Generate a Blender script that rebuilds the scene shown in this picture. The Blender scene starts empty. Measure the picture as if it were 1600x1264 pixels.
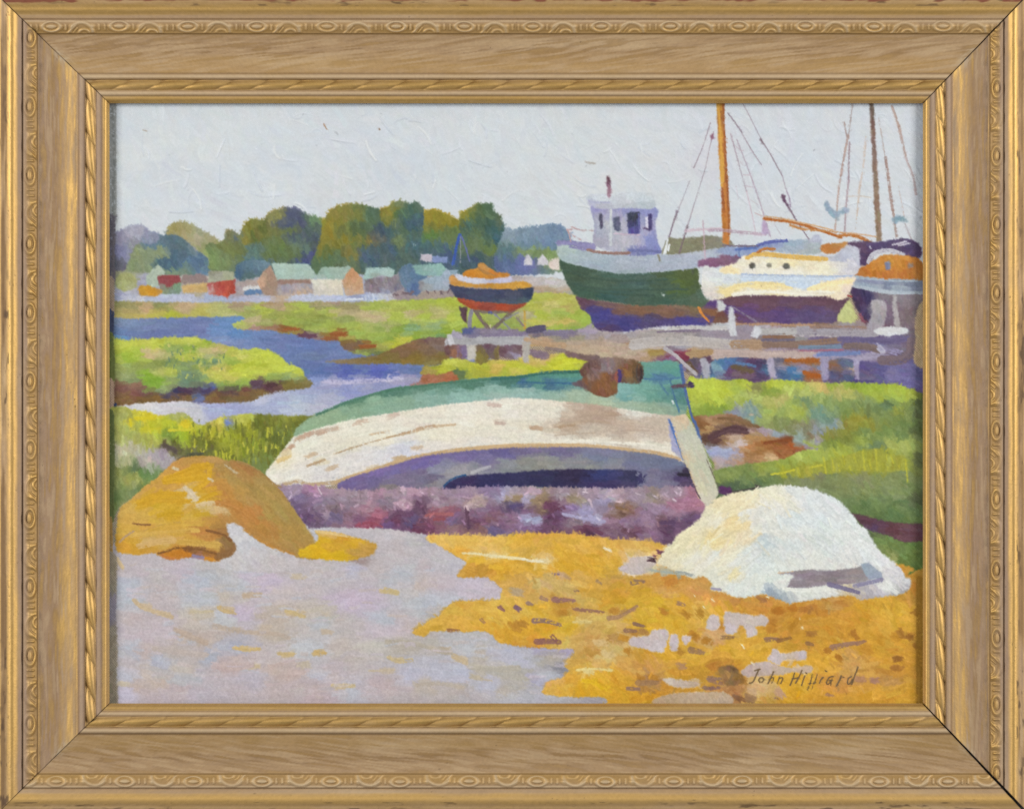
import bpy, math, re
import numpy as np

rng = np.random.default_rng(7)
sc = bpy.context.scene
COL = sc.collection

# ------------------------------------------------------------------ units
# Everything is measured in "marks": 1600 x 1264 of them span the frame. One mark is 0.32 mm.
U = 0.00032
DIST = 2.5                      # lens to the frame's outer face
REF = 25.0                      # height (marks) of that face above the canvas
CX, CY = 800.0, 632.0

def world(px, py, h):
    k = U * (DIST - (h - REF) * U) / DIST      # real size of the thing at its own depth
    return (px - CX) * k, -h * U, (CY - py) * k

def lin(c):
    c = np.asarray(c, dtype=np.float32)
    return np.where(c <= 0.04045, c / 12.92, ((c + 0.055) / 1.055) ** 2.4)

def hexc(s):
    return np.array([int(s[i:i + 2], 16) for i in (0, 2, 4)], dtype=np.float32) / 255.0

def vnoise(h, w, sy, sx, seed, octaves=1):
    """smooth value noise in 0..1"""
    out = np.zeros((h, w), np.float32); amp = 1.0; tot = 0.0
    r = np.random.default_rng(seed)
    for o in range(octaves):
        gy, gx = int(h / sy) + 4, int(w / sx) + 4
        g = r.random((gy, gx)).astype(np.float32)
        y = np.arange(h, dtype=np.float32) / sy; x = np.arange(w, dtype=np.float32) / sx
        yi = y.astype(int); xi = x.astype(int)
        fy = y - yi; fx = x - xi
        fy = fy * fy * (3 - 2 * fy); fx = fx * fx * (3 - 2 * fx)
        a = g[yi][:, xi]; b = g[yi][:, xi + 1]; c = g[yi + 1][:, xi]; d = g[yi + 1][:, xi + 1]
        out += amp * ((a * (1 - fx) + b * fx) * (1 - fy)[:, None] + (c * (1 - fx) + d * fx) * fy[:, None])
        tot += amp; amp *= 0.5; sy = max(sy / 2, 1.0); sx = max(sx / 2, 1.0)
    return out / tot

# ------------------------------------------------------------------ paint engine
OX, OY = 159, 150
PW, PH = 1296, 960
C = np.zeros((PH, PW, 3), np.float32)          # paint colour (sRGB values)
HT = np.zeros((PH, PW), np.float32)            # paint thickness (marks)
RG = np.zeros((PH, PW), np.int16)              # which painted thing owns the spot
GR = 0.5 * vnoise(PH, PW, 2.0, 2.0, 1) + 0.5 * vnoise(PH, PW, 4.2, 3.4, 2)    # canvas tooth
GR = np.clip((GR - 0.5) * 1.9 + 0.5, 0, 1)
DXA = vnoise(PH, PW, 9, 9, 3, 3) - 0.5
DYA = vnoise(PH, PW, 9, 9, 4, 3) - 0.5
FX = vnoise(PH, PW, 1.8, 1.8, 5) - 0.5
FY = vnoise(PH, PW, 1.8, 1.8, 6) - 0.5
BR = 0.65 * vnoise(256, 512, 1.5, 34, 8) + 0.35 * vnoise(256, 512, 3.5, 70, 9)
BR = np.clip((BR - 0.5) * 1.8 + 0.5, 0, 1)
YY, XX = np.mgrid[0:PH, 0:PW].astype(np.float32)

TILE = {'1': {'1': 165, '2': 480, '3': 795, '4': 1110}, 'r': {'1': 155, '2': 400, '3': 630, '4': 860}}

CLOSE = {'51': (1040, 480, 8.0), '52': (1240, 480, 7.805), '53': (680, 480, 8.0)}

def parse(s):
    """'21:60,352 ...' -> list of (x, y[, colour]); a prefix of two digits sets a survey tile, 'p:' plain marks"""
    out = []; t = 'p'
    for tok in s.split():
        m = re.match(r'^(p|\d\d):(.*)$', tok)
        if m:
            t, tok = m.group(1), m.group(2)
            if not tok: continue
        f = tok.split(',')
        x, y = float(f[0]), float(f[1])
        if t != 'p':
            if t in CLOSE:
                cx, cy, k = CLOSE[t]; x = cx + x / k; y = cy + y / k
                out.append((x - OX, y - OY) + ((hexc(f[2]),) if len(f) > 2 else ())); continue
            k = 4.706 if t[1] == '4' else 4.848
            x = TILE['1'][t[1]] + x / k; y = TILE['r'][t[0]] + y / k
        out.append((x - OX, y - OY) + ((hexc(f[2]),) if len(f) > 2 else ()))
    return out

def smooth_closed(p, n=4, closed=True):
    p = np.array(p, dtype=np.float32); N = len(p); res = []
    for i in range(N if closed else N - 1):
        if closed:
            a, b, c, d = p[i - 1], p[i], p[(i + 1) % N], p[(i + 2) % N]
        else:
            a, b, c, d = p[max(i - 1, 0)], p[i], p[i + 1], p[min(i + 2, N - 1)]
        for k in range(n):
            t = k / n
            res.append(b + 0.5 * t * (c - a + t * (2 * a - 5 * b + 4 * c - d + t * (3 * (b - c) + d - a))) * 0.9
                       + 0.1 * t * (c - b))
    if not closed: res.append(p[-1])
    return np.array(res)

def box3(q):
    """3 x 3 mean with clamped borders"""
    e = np.pad(q, [(1, 1), (1, 1)] + [(0, 0)] * (q.ndim - 2), 'edge')
    e = (e[:-2] + e[1:-1] + e[2:]) / 3
    return (e[:, :-2] + e[:, 1:-1] + e[:, 2:]) / 3

def poly_mask(pts, warp=2.0, fine=2.2, sm=True, soft=1):
    p = smooth_closed(pts) if sm else np.array(pts, np.float32)
    m = np.zeros((PH, PW), bool)
    ax, ay = p[:, 0], p[:, 1]; bx, by = np.roll(ax, -1), np.roll(ay, -1)
    for y in range(max(0, int(ay.min())), min(PH, int(ay.max()) + 2)):
        yc = y + 0.5
        k = (ay <= yc) != (by <= yc)
        if not k.any(): continue
        xs = np.sort(ax[k] + (yc - ay[k]) / (by[k] - ay[k]) * (bx[k] - ax[k]))
        for i in range(0, len(xs) - 1, 2):
            a = max(0, int(round(xs[i]))); b = min(PW, int(round(xs[i + 1])))
            if b > a: m[y, a:b] = True
    x0 = max(0, int(ax.min()) - 8); x1 = min(PW, int(ax.max()) + 9)
    y0 = max(0, int(ay.min()) - 8); y1 = min(PH, int(ay.max()) + 9)
    sl = (slice(y0, y1), slice(x0, x1))
    xi = np.clip(np.rint(XX[sl] + DXA[sl] * warp * 2 + FX[sl] * fine), 0, PW - 1).astype(int)
    yi = np.clip(np.rint(YY[sl] + DYA[sl] * warp * 2 + FY[sl] * fine), 0, PH - 1).astype(int)
    a = np.zeros((PH, PW), np.float32)
    a[sl] = m[yi, xi]
    for _ in range(soft):
        a[sl] = box3(a[sl])
    return a, sl

def field(samples, sl, power=5.0, wob=10.0, blur=2):
    """colour field through the surveyed paint patches, in soft-edged patches"""
    st = 2
    ys = YY[sl][::st, ::st]; xs = XX[sl][::st, ::st]
    ys = ys + DYA[sl][::st, ::st] * wob; xs = xs + DXA[sl][::st, ::st] * wob
    num = np.zeros(ys.shape + (3,), np.float32); den = np.zeros(ys.shape, np.float32)
    for x, y, c in samples:
        w = ((xs - x) ** 2 * 0.55 + (ys - y) ** 2 * 1.6 + 6.0) ** (-power / 2)
        num += w[..., None] * c; den += w
    f = num / den[..., None]
    for _ in range(blur): f = box3(f)
    f = np.repeat(np.repeat(f, st, 0), st, 1)[:ys.shape[0] * st]
    return f[:sl[0].stop - sl[0].start, :sl[1].stop - sl[1].start]

def stroke(x0, y0, x1, y1, w, col, a=1.0, dry=0.25, clip=None, jit=0.02, h=0.35, rid=None, bend=0.0):
    pad = w * 0.6 + abs(bend) + 3
    xa = max(0, int(min(x0, x1) - pad)); xb = min(PW, int(max(x0, x1) + pad) + 1)
    ya = max(0, int(min(y0, y1) - pad)); yb = min(PH, int(max(y0, y1) + pad) + 1)
    if xb <= xa or yb <= ya: return
    sl = (slice(ya, yb), slice(xa, xb))
    L = math.hypot(x1 - x0, y1 - y0) + 1e-3
    ux, uy = (x1 - x0) / L, (y1 - y0) / L
    gx = XX[sl] - x0; gy = YY[sl] - y0
    t = gx * ux + gy * uy
    d = gy * ux - gx * uy
    if bend:
        tt = np.clip(t / L, 0, 1); d = d - bend * 4 * tt * (1 - tt)
    o1 = int(rng.integers(0, 256)); o2 = int(rng.integers(0, 512))
    b = BR[(d * 1.0 + o1).astype(int) % 256, (t + o2).astype(int) % 512]
    al = np.clip(w / 2 - np.abs(d) + (b - 0.5) * min(w * 0.5, 2.4) + 0.5, 0, 1)
    e = (b - 0.3) * w * 0.7
    al = al * np.clip((t + e + 1) * 0.6, 0, 1) * np.clip((L - t + e + 1) * 0.6, 0, 1)
    g = GR[sl]
    if dry > 0:
        al = al * np.clip((0.55 * b + 0.45 * g - dry * 0.75) * 5 + 0.5, 0, 1)
    al = al * a
    if clip is not None: al = al * clip[sl]
    cc = col + (b[..., None] - 0.5) * jit * 2
    C[sl] += (cc - C[sl]) * al[..., None]
    edge = np.clip(1 - np.abs(np.abs(d) - w * 0.42) / 1.2, 0, 1)
    HT[sl] += (h * (0.35 + 0.9 * b + 0.5 * edge) - HT[sl]) * al * 0.8
    if rid is not None: RG[sl][al > 0.42] = rid

def path(s, col, w, rid=None, a=1.0, dry=0.2, jit=0.03, h=0.4, clip=None, taper=0.0):
    """one long brush stroke through surveyed points"""
    pts = smooth_closed([q[:2] for q in parse(s)], 5, False)
    col = hexc(col)
    xa = max(0, int(pts[:, 0].min() - w - 3)); xb = min(PW, int(pts[:, 0].max() + w + 4))
    ya = max(0, int(pts[:, 1].min() - w - 3)); yb = min(PH, int(pts[:, 1].max() + w + 4))
    if xb <= xa or yb <= ya: return
    sl = (slice(ya, yb), slice(xa, xb))
    best = np.full((yb - ya, xb - xa), 1e6, np.float32); D = np.zeros_like(best); T = np.zeros_like(best)
    acc = 0.0
    for i in range(len(pts) - 1):
        (px, py), (qx, qy) = pts[i], pts[i + 1]
        L = math.hypot(qx - px, qy - py) + 1e-4
        ux, uy = (qx - px) / L, (qy - py) / L
        gx = XX[sl] - px; gy = YY[sl] - py
        t = np.clip(gx * ux + gy * uy, 0, L)
        dist = np.hypot(gx - t * ux, gy - t * uy)
        k = dist < best
        best[k] = dist[k]; D[k] = (gy * ux - gx * uy)[k]; T[k] = (acc + t)[k]
        acc += L
    o1 = int(rng.integers(0, 256)); o2 = int(rng.integers(0, 512))
    b = BR[(D + o1).astype(int) % 256, (T + o2).astype(int) % 512]
    ww = w * (1 - taper * T / acc)
    al = np.clip(ww / 2 - best + (b - 0.5) * min(w * 0.5, 2.0) + 0.5, 0, 1)
    if dry > 0: al = al * np.clip((0.4 * b + 0.6 * GR[sl] - dry * 0.75) * 5 + 0.5, 0, 1)
    al = al * a
    if clip is not None: al = al * clip[sl]
    C[sl] += (col + (b[..., None] - 0.5) * jit * 2 - C[sl]) * al[..., None]
    HT[sl] += (h * (0.4 + b) - HT[sl]) * al * 0.8
    if rid is not None: RG[sl][al > 0.42] = rid

LASTM = None
def region(rid, poly, samples, ang=0.0, L=16, W=6, jit=0.02, spread=18, dens=1.0, warp=2.0, fine=2.2, sm=True,
           power=5.0, wob=10.0, h=0.35, dry=0.28, alpha=1.0, soft=1, blur=1, spot=None, calm=0.0):
    """a painted thing: its outline, the paint patches in it and the brushwork"""
    global LASTM
    pts = [q[:2] for q in parse(poly)]
    M, sl = poly_mask(pts, warp, fine, sm, soft)
    if ',' not in samples: samples = 'p:%g,%g,%s' % (pts[0][0] + OX, pts[0][1] + OY, samples)
    S = parse(samples)
    spots = [q for q in S if spot and spot(q[0] + OX, q[1] + OY, q[2])]
    S = [q for q in S if not (spot and spot(q[0] + OX, q[1] + OY, q[2]))]
    if calm:
        mean = sum(q[2] for q in S) / len(S)
        S = [(q[0], q[1], q[2] + (mean - q[2]) * calm) for q in S]
    F = field(S, sl, power * .95, wob, blur)
    m = M[sl] * alpha
    C[sl] += (F - C[sl]) * m[..., None]
    HT[sl] += (h * 0.4 - HT[sl]) * m * 0.7
    if rid is not None: RG[sl][M[sl] > 0.5] = rid
    ys, xs = np.nonzero(m > 0.6)
    if len(ys) == 0: return
    n = int(len(ys) / (L * W) * 1.5 * dens)
    pick = rng.integers(0, len(ys), n)
    for k in pick:
        y, x = ys[k], xs[k]
        c = F[y, x] + rng.normal(0, jit) + rng.normal(0, jit * 0.5, 3)
        a_ = ang(x + sl[1].start + OX, y + sl[0].start + OY) if callable(ang) else ang
        a_ = math.radians(a_ + rng.normal(0, spread))
        l = L * rng.uniform(0.6, 1.35); w = W * rng.uniform(0.6, 1.3)
        X = x + sl[1].start; Y = y + sl[0].start
        dx, dy = math.cos(a_) * l / 2, math.sin(a_) * l / 2
        stroke(X - dx, Y - dy, X + dx, Y + dy, w, c, clip=M, dry=dry * rng.uniform(0.6, 1.5), jit=jit * 0.8,
               h=h * rng.uniform(0.6, 1.3), bend=rng.normal(0, l * 0.05), a=0.85 * alpha)
    for x, y, c in spots:                      # small patches that sit on top of the field
        a0 = ang(x + OX, y + OY) if callable(ang) else ang
        for _ in range(3):
            a_ = math.radians(a0 + rng.normal(0, spread * .6)); l = L * rng.uniform(.4, .9)
            X = x + rng.normal(0, 2.5); Y = y + rng.normal(0, 1.4)
            dx, dy = math.cos(a_) * l / 2, math.sin(a_) * l / 2
            stroke(X - dx, Y - dy, X + dx, Y + dy, W * rng.uniform(.8, 1.2), c, clip=M, dry=.3, jit=jit, h=h, bend=rng.normal(0, 1), a=.8)
    LASTM = M

def dab(s, col, w=4, rid=None, h=0.4, dry=0.1, jit=0.03, a=1.0):
    """short straight touches, 'x0,y0 x1,y1' pairs"""
    p = parse(s); c = hexc(col)
    for i in range(0, len(p) - 1, 2):
        stroke(p[i][0], p[i][1], p[i + 1][0], p[i + 1][1], w, c, dry=dry, jit=jit, h=h, rid=rid, a=a)

# ------------------------------------------------------------------ painted things: id -> (name, parent id, label)
THINGS = {}
def new(name, parent=None, label=None):
    i = len(THINGS) + 1
    THINGS[i] = (name, parent, label)
    return i
# ================================================================== the picture, back to front
CANVAS = new('canvas', None, 'bare tan canvas weave left unpainted along the edges of the painting')
SKY = new('painted_sky', None, 'pale grey painted sky with diagonal brushwork')
TREES = new('painted_tree', None, 'hazy lavender painted tree at the far left edge')
T_YEL = new('painted_tree', None, 'pale olive painted tree behind the blue-green one')
T_BLU = new('painted_tree', None, 'blue-green rounded painted tree above the red sheds')
T_A = new('painted_tree', None, 'painted tree with a dark violet dome and ochre left side')
T_B = new('painted_tree', None, 'wide painted tree with a large ochre patch on its crown')
T_C = new('painted_tree', None, 'tallest blue-green painted tree in the middle of the row')
T_D = new('painted_tree', None, 'low painted tree with a golden sloping top')
T_E = new('painted_tree', None, 'dark green domed painted tree at the right end of the row')
T_F = new('painted_tree_line', None, 'hazy blue painted tree line left of the green boat')
T_G = new('painted_tree_line', None, 'flat olive painted tree line behind the green boat')
SHORE = new('painted_shore', None, 'lavender and tan painted far shore')
MEADOW = new('painted_meadow', None, 'yellow-green painted marsh meadow in front of the village')
CREEK = new('painted_creek', None, 'blue painted creek winding through the marsh')
ISLAND = new('painted_marsh_island', None, 'bright yellow-green painted marsh tongue with a brown bank at left')
BANK = new('painted_sandbank', None, 'brown painted mud bank at the bend of the creek')
SAND = new('painted_sand', None, 'pale mauve painted sand filling the lower left')
WEED = new('painted_seaweed', None, 'golden painted seaweed filling the lower right')

def cream(x, y): return 0
CANV = 'p:165,300,A08E78 165,700,A4917A 165,1000,A59882 176,900,A39680'
region(CANVAS, 'p:140,130 1470,130 1470,1130 140,1130', CANV, 0, 20, 6, sm=False)

# ---- sky
region(SKY, 'p:150,130 1470,130 1470,450 150,450', '''p:200,200,D0D7DB 300,200,D2D9DC 250,260,CCD3D9 330,300,CFD6DB 450,250,D0D7DC
 600,190,D3D9DC 620,260,CDD4DA 700,300,D3DADC 850,200,D3D9DA 950,250,D5DADA 1000,240,D8DADA 1050,300,D4DADC 1250,220,D2D8DE
 1400,250,D3D8DC 250,330,D5DBDE 820,320,D6DCDD 1100,340,D5DBDD 1300,330,D5D9DC 500,290,D5D9DA 880,330,D8DDDE 230,240,DADEDA
 300,225,D9DDD8 560,215,D0D6DC 760,200,D6DBDC 920,300,DADCDA 1020,200,D5D9DC 1320,300,D7DBDE 1180,260,D0D6DC 420,300,D8DDDF
 1110,250,D2D0D8''', lambda x, y: 52 + 18 * math.sin(x * .013 + y * .02), 30, 7, .007, 22, 1.3, sm=False, h=.6, power=3, dry=.2, calm=.45)
for k in range(150):     # long loaded ridges of sky paint
    x = rng.uniform(200, 1420); y = rng.uniform(175, 350)
    if 910 < x < 1040 and y > 270: continue
    a = math.radians(rng.choice([55, 62, 48, 20, -15, 100]) + rng.normal(0, 10)); l = rng.uniform(10, 40)
    c = hexc(['D9DEE2', 'CED4DA', 'DCE0E0', 'D6DADF'][k % 4])
    stroke(x - OX, y - OY, x - OX + math.cos(a) * l, y - OY + math.sin(a) * l, rng.uniform(1.4, 3.2), c, dry=.3, h=1.5,
           bend=rng.normal(0, 2.5), jit=.02)
dab('12:122,188 150,235', 'A8744A', 2.2, dry=.0); dab('12:545,226 549,232', '8A6A50', 2.2, dry=0)
dab('11:280,235 315,245', 'B5A89A', 2.2); dab('12:210,250 235,268', 'B8BCC0', 2.5); dab('13:585,480 655,490', 'B5B0A8', 3)

# ---- trees behind the village
region(TREES, '11:30,1080 100,1012 180,972 260,968 330,1003 400,1030 460,1100 460,1420 30,1420', '''11:120,1050,8F90A6 220,1010,A2A3B5
 150,1200,8486A0 90,1250,62636F 300,1080,7F8AA0 360,1060,8089A0 240,1100,8F9098 330,1040,8f93aa 100,1150,7e80a0''', 75, 14, 5, .018, fine=3.5)
region(T_YEL, '11:450,1040 470,985 520,942 600,948 680,972 740,1010 800,1040 860,1082 900,1130 900,1330 560,1330 500,1060', '''11:530,970,A0985F
 640,1010,A9A070 760,1060,9F9C78 860,1120,8F9560 800,1200,8BA060 600,960,a09a68 700,1040,b0a888 690,1010,9a9a80 830,1180,93A860 790,1250,8aa06a''',
 60, 13, 5, .02, fine=3.5)
region(T_BLU, '11:370,1100 420,1052 480,1032 550,1042 610,1077 660,1120 720,1160 770,1200 820,1260 850,1420 190,1420 200,1160 270,1095', '''11:480,1070,58707A
 560,1100,5A7278 620,1160,56707F 540,1200,506A7C 470,1240,48647E 700,1220,55708C 690,1130,8f98a0 330,1090,657F93 400,1110,60798a 300,1180,7F9670 400,1150,82986B
 300,1260,7C9070 230,1150,7F9068 760,1260,60808A 420,1250,4A6678 520,1160,52697a 600,1230,5a7690 250,1250,7c9468 350,1320,7a9468 230,1320,8a9870
 600,1320,6f8a70 700,1320,62809a 480,1330,7a9a74''', 60, 14, 5.5, .018, fine=2.5)
region(T_A, '''11:860,1095 900,1060 910,1012 960,1005 1020,1022 1060,960 1120,917 1200,922 1240,872 1300,842 1390,826 1480,851 1540,890 1600,900
 1650,940 1680,1330 860,1330 790,1200 760,1110''', '''11:940,1040,8F8A60 1000,1050,747f85 950,1015,9a9070 1080,990,A8923A 1150,950,98904A 1130,1040,6F7238 1180,980,6c6e30 1240,960,8F8A50 1290,870,9F9558
 1250,890,A3985A 1400,870,62627F 1480,940,5F607A 1380,960,60637F 1300,930,64667c 1300,1010,84844C 1450,1040,5F6870 1250,1060,7A8250 900,1110,8E9055 1150,1120,6A8672 1320,1120,728848
 1480,1110,6F8570 1130,1220,6A8595 1250,1180,6F8248 1540,1190,5F6090 1350,1200,6C8456 1560,1000,5F7068 1600,1100,606A60 1580,920,709868 880,1190,869560
 1395,985,7f8a50 1000,1150,84874c 950,1150,86884f 1100,1160,6f8a80 1200,1250,6a8290 1420,1180,6f8450 1500,1240,585c8c 1560,1060,5c6470
 1050,1060,a58f3c 1170,1030,90853c 800,1190,8fa860 820,1120,7f8a58''', 70, 13, 5, .022, fine=3.6)
region(T_C, '''12:520,880 550,850 620,817 640,792 700,776 760,790 790,800 830,786 870,820 890,860 920,1330 540,1330 530,960''', '''12:600,860,A58F35
 560,870,9E9045 680,800,8A8F60 650,840,9D8E3C 700,870,5C7F4A 620,920,8E8842 760,850,587860 840,820,5C7C68 800,940,4F657A 680,960,607868
 850,900,55697C 640,1010,567070 700,1080,75855A 800,1090,5A7585 620,1150,5A6C85 700,1180,5F7368 850,1040,607A70 750,1010,587858
 580,1000,5a6c74 600,1080,5b6c78 860,960,5a7078 750,900,56766a''', 75, 13, 5, .022, fine=3.6)
region(T_B, '''12:118,930 150,880 190,840 250,811 330,802 390,801 450,816 510,832 560,900 600,1330 60,1330 90,1100 112,1000''', '''12:200,870,A08D42
 300,860,A08C44 380,860,96904A 170,960,A88F30 260,930,988A3C 420,830,72824E 480,850,587A5A 450,950,5F7C58 350,940,667C4C 300,1060,A48F38
 250,1080,98883A 120,1130,A38E3A 200,1150,767F45 400,1050,8A8440 370,1000,687A4A 500,1080,A38A48 530,1020,686A64 560,1000,52627A 330,1170,9A8845
 250,1200,647E5C 150,1210,628256 450,1200,566A80 400,1100,74804A 560,1110,566A72 160,1010,A88F34 230,1000,86864a 340,900,8f8a48 480,900,5a7a58
 100,1250,608058 300,1240,6c7c58 540,1060,6a6a68 450,1140,60707a''', 75, 13, 5, .022, fine=3.6)
region(T_D, '''12:888,862 930,846 1000,851 1050,871 1110,900 1160,930 1200,960 1230,1330 860,1330 882,960''', '''12:930,880,AF952F 990,890,AA9433
 1060,920,A8932F 1120,940,A08C32 920,960,8A8445 980,970,93863A 1050,980,7D8350 960,1050,688A48 1080,1000,6A844C 900,1080,5C7A7E 1000,1100,607A78
 1100,1080,6F8355 1060,1170,52648A 950,1160,5E7080 1190,1100,707F60 940,1040,5f9040 1020,940,a08c36 900,910,b0962e''', 70, 13, 5, .022, fine=3.4)
region(T_E, '''12:1155,890 1180,860 1230,842 1280,811 1330,796 1400,801 1420,860 1470,890 1490,960 1510,1010 1560,1060 1600,1110 1640,1180 1640,1330 1190,1330
 1158,1000''', '''12:1200,870,B29A36 1250,845,A5934A 1300,830,5F7C4A 1360,830,527550 1230,930,52765A 1300,920,507458 1350,960,486A58 1420,960,4C7064
 1480,950,6F7C50 1280,1000,647E54 1200,1020,5A765A 1250,1090,6E825A 1320,1120,70884E 1380,1060,58785E 1450,1060,48687A 1430,1150,6F8E42
 1350,1180,748A4C 1500,1120,4F6A7C 1560,1190,50648A 1300,1200,4A5C7A 1450,1200,546780 1400,1000,4A6A6C 1290,870,5c7a50 1170,890,a89a40
 1240,880,7f8a48 1220,960,507060 1440,1000,4a6c6a''', 65, 13, 5, .022, fine=3.6)
region(T_F, '''13:-40,1012 30,1002 100,985 200,977 290,962 380,967 440,1002 480,1090 430,1300 -90,1320''', '''13:60,1030,8599AA 200,1010,7A91A6
 320,990,758DA6 380,1030,728AA5 150,1100,6C859C 300,1100,6C86A4 30,1150,567080 60,1150,75985A 160,1140,7CA055 300,1150,769A58 230,1160,6B8D58
 330,1190,72985A 80,1250,6A74A8 0,1230,5A6C90 100,1040,7a90a4 260,1050,7690ac 120,1220,6a6aa8 30,1230,506890''', 80, 10, 5, .018, fine=3.2)
region(T_G, '''13:1205,1062 1300,1056 1400,1046 1500,1036 1600,1050 1690,1085 1690,1200 1190,1210''', '''13:1300,1090,87866A 1450,1090,85846A
 1550,1100,8A8A78 1620,1080,8A8878''', 0, 16, 5, .015)

# ---- far shore and village
region(SHORE, 'p:150,438 176,424 300,432 470,430 640,430 800,432 890,440 905,470 930,520 690,520 690,500 150,520', '''21:60,150,8A8F70 170,180,A0A878
 260,190,A3A5B8 300,280,A5A3B5 150,325,B9BDCC 120,300,9FA3C0 250,335,C5C9D2 400,320,B5BCD2 600,325,B8BED4 800,320,A9B4CE 1000,325,AEB6D2 1200,325,B4BAD2
 1500,325,BEC4D8 700,260,B5A890 1010,290,A9A0A8 1300,300,C0A890 22:100,330,BCC4DA 300,325,B9C4DC 450,320,A8B8D5 560,310,C0C4CC 600,330,B8BCC4 700,310,9A8C90
 900,310,A8988C 1050,300,A59890 1080,290,9C8C88 900,330,9C9480 400,300,98a0c0 13:150,1255,A9A0C0 23:220,90,A9A5C8 300,85,A8A4C6 130,130,A99A98 250,140,B5A290
 350,140,B5A28C 150,180,C0B8B8 250,200,C4C0C2 350,210,CFCBC8 420,210,C8C4C0 250,260,B8A084 350,265,B89C70 420,250,BCA88C 200,300,A09CA8 350,300,9CA0A8
 450,300,9aa090''', 0, 14, 5, .016, fine=1.6)
def shed(label): return new('painted_shed', None, label)
sBush = new('painted_bush', None, 'round yellow-green painted bush at the left edge of the village')
region(sBush, '21:85,170 150,132 220,160 240,235 150,275 90,255 75,210', '21:150,160,9AA268 120,220,A6AC72 200,230,A9AE80', 50, 9, 5, .02)
s1 = shed('pale green painted shed with a pointed gable at the left of the village')
region(s1, '21:308,160 400,68 452,126 415,235 318,235', 'A6BEA6', 80, 9, 5, .012, sm=False, warp=.6, fine=1)
sOr = new('painted_skiff', None, 'orange painted skiff lying in front of the pale green shed')
s2 = shed('painted shed with a dark red roof and green wall')
region(s2, '21:400,205 575,200 568,292 438,292', '21:450,260,7C9A78 540,240,6C9A70 500,280,7A9280 420,220,8f7a70', 85, 9, 5, .02, sm=False, warp=.8)
s2r = new('roof', s2); region(s2r, '21:398,152 560,150 577,202 520,210 505,240 470,242 450,212 402,204', '94484A', 3, 10, 5, .014, sm=False, warp=.6, fine=1)
region(sOr, '21:258,236 330,228 400,250 438,272 400,302 340,306 268,296', '21:280,260,C8962E 350,270,CB8E22 400,270,C08C3a', 10, 10, 5, .018, warp=.8)
s3 = shed('painted shed with a brown-grey roof and tan wall')
region(s3, '21:582,222 772,208 772,274 588,280', 'CDAC70', 0, 10, 5, .014, sm=False, warp=.8)
s3r = new('roof', s3); region(s3r, '21:592,146 760,140 776,207 578,214', '93807C', 0, 10, 5, .012, sm=False, warp=.6, fine=1.4)
s4 = shed('bright red painted shed under a grey-green roof')
region(s4, '21:770,210 985,180 988,285 942,292 922,325 890,302 778,292', '21:810,210,A84238 850,250,B24A3C 900,230,BC5540 960,220,A8443A 960,280,B04a3a 910,305,C8523A 800,260,C8A4A0 850,280,BA5a48', 82, 9, 4.5, .022, sm=False, warp=.7)
s4r = new('roof', s4); region(s4r, '21:780,114 975,120 982,180 780,204', '21:850,150,9FA08E 950,170,A6AC88 800,190,a2a890 820,130,989884', 5, 11, 5, .014, sm=False, warp=.6, fine=1)
s5 = shed('low mauve painted shed beside the red one')
region(s5, '21:988,195 1155,188 1195,200 1195,300 988,298', '21:1050,205,A89C98 1010,260,A59CA0 1100,215,b0a098', 0, 10, 5, .012, sm=False, warp=.7)
region(T_BLU, '21:985,88 1060,40 1180,40 1250,50 1235,115 1160,165 1080,185 1000,180', '21:1010,120,4A6680 1100,100,5A7686 1200,80,6A8595 1080,160,56706f', 80, 10, 4.5, .016, fine=2)
sBo = new('painted_skiff', None, 'small blue painted skiff with a white top by the mauve shed')
region(sBo, '21:1052,256 1190,250 1196,292 1058,294', '5F7FA8', 0, 9, 5, .012, sm=False, warp=.6)
sBt = new('cabin', sBo); region(sBt, '21:1035,240 1185,225 1196,250 1038,262', 'D4D6D6', -3, 8, 4, .012, sm=False, warp=.6)
s6 = shed('large painted barn with a pale mint roof and brown gable')
region(s6, '21:1190,125 1255,75 1305,185 1560,170 1578,285 1400,300 1300,300 1205,302 1150,200', '''21:1230,150,A58874 1250,220,A08470 1220,270,A68C78 1350,235,A09CA8
 1500,235,A39EA6 1400,270,A59CA4 1500,282,C9AE92 1420,290,C4AA90 1175,185,D0A98A 1180,170,CBA688''', 80, 10, 5, .015, sm=False, warp=.7)
s6b = new('eave', s6); region(s6b, '21:1300,180 1562,172 1562,208 1303,214', '9A7C70', 0, 10, 4, .012, sm=False, warp=.5)
s6r = new('roof', s6); region(s6r, '21:1257,58 1540,64 1602,150 1570,178 1300,182', '21:1350,100,A4C2B2 1500,130,A8C5B6 1550,150,A0BCB0', 4, 13, 5, .014, sm=False, warp=.5, fine=1)
s7 = shed('cream painted shed with an orange gable')
region(s7, '22:30,180 270,175 275,300 50,300 45,240', '22:80,210,DCD8C6 200,220,D8D3BE 150,270,D6CFC0 60,270,CFC8C0 240,270,DAD2C0', 70, 9, 5, .014, sm=False, warp=.8)
s7r = new('roof', s7); region(s7r, '22:62,172 112,88 335,84 338,104 268,184', '22:120,120,94B4A0 250,130,9CB9A8 100,165,A4BFB2', 0, 12, 5, .015, sm=False, warp=.5, fine=1)
s7g = new('gable', s7); region(s7g, '22:268,192 340,86 424,182 432,290 292,302', '22:340,140,C8946A 330,220,C6A07C 400,210,C9A078 350,270,C4AA90', 85, 9, 5, .018, sm=False, warp=.5, fine=1)
s8 = shed('grey painted shed with a pale blue-green roof')
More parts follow.
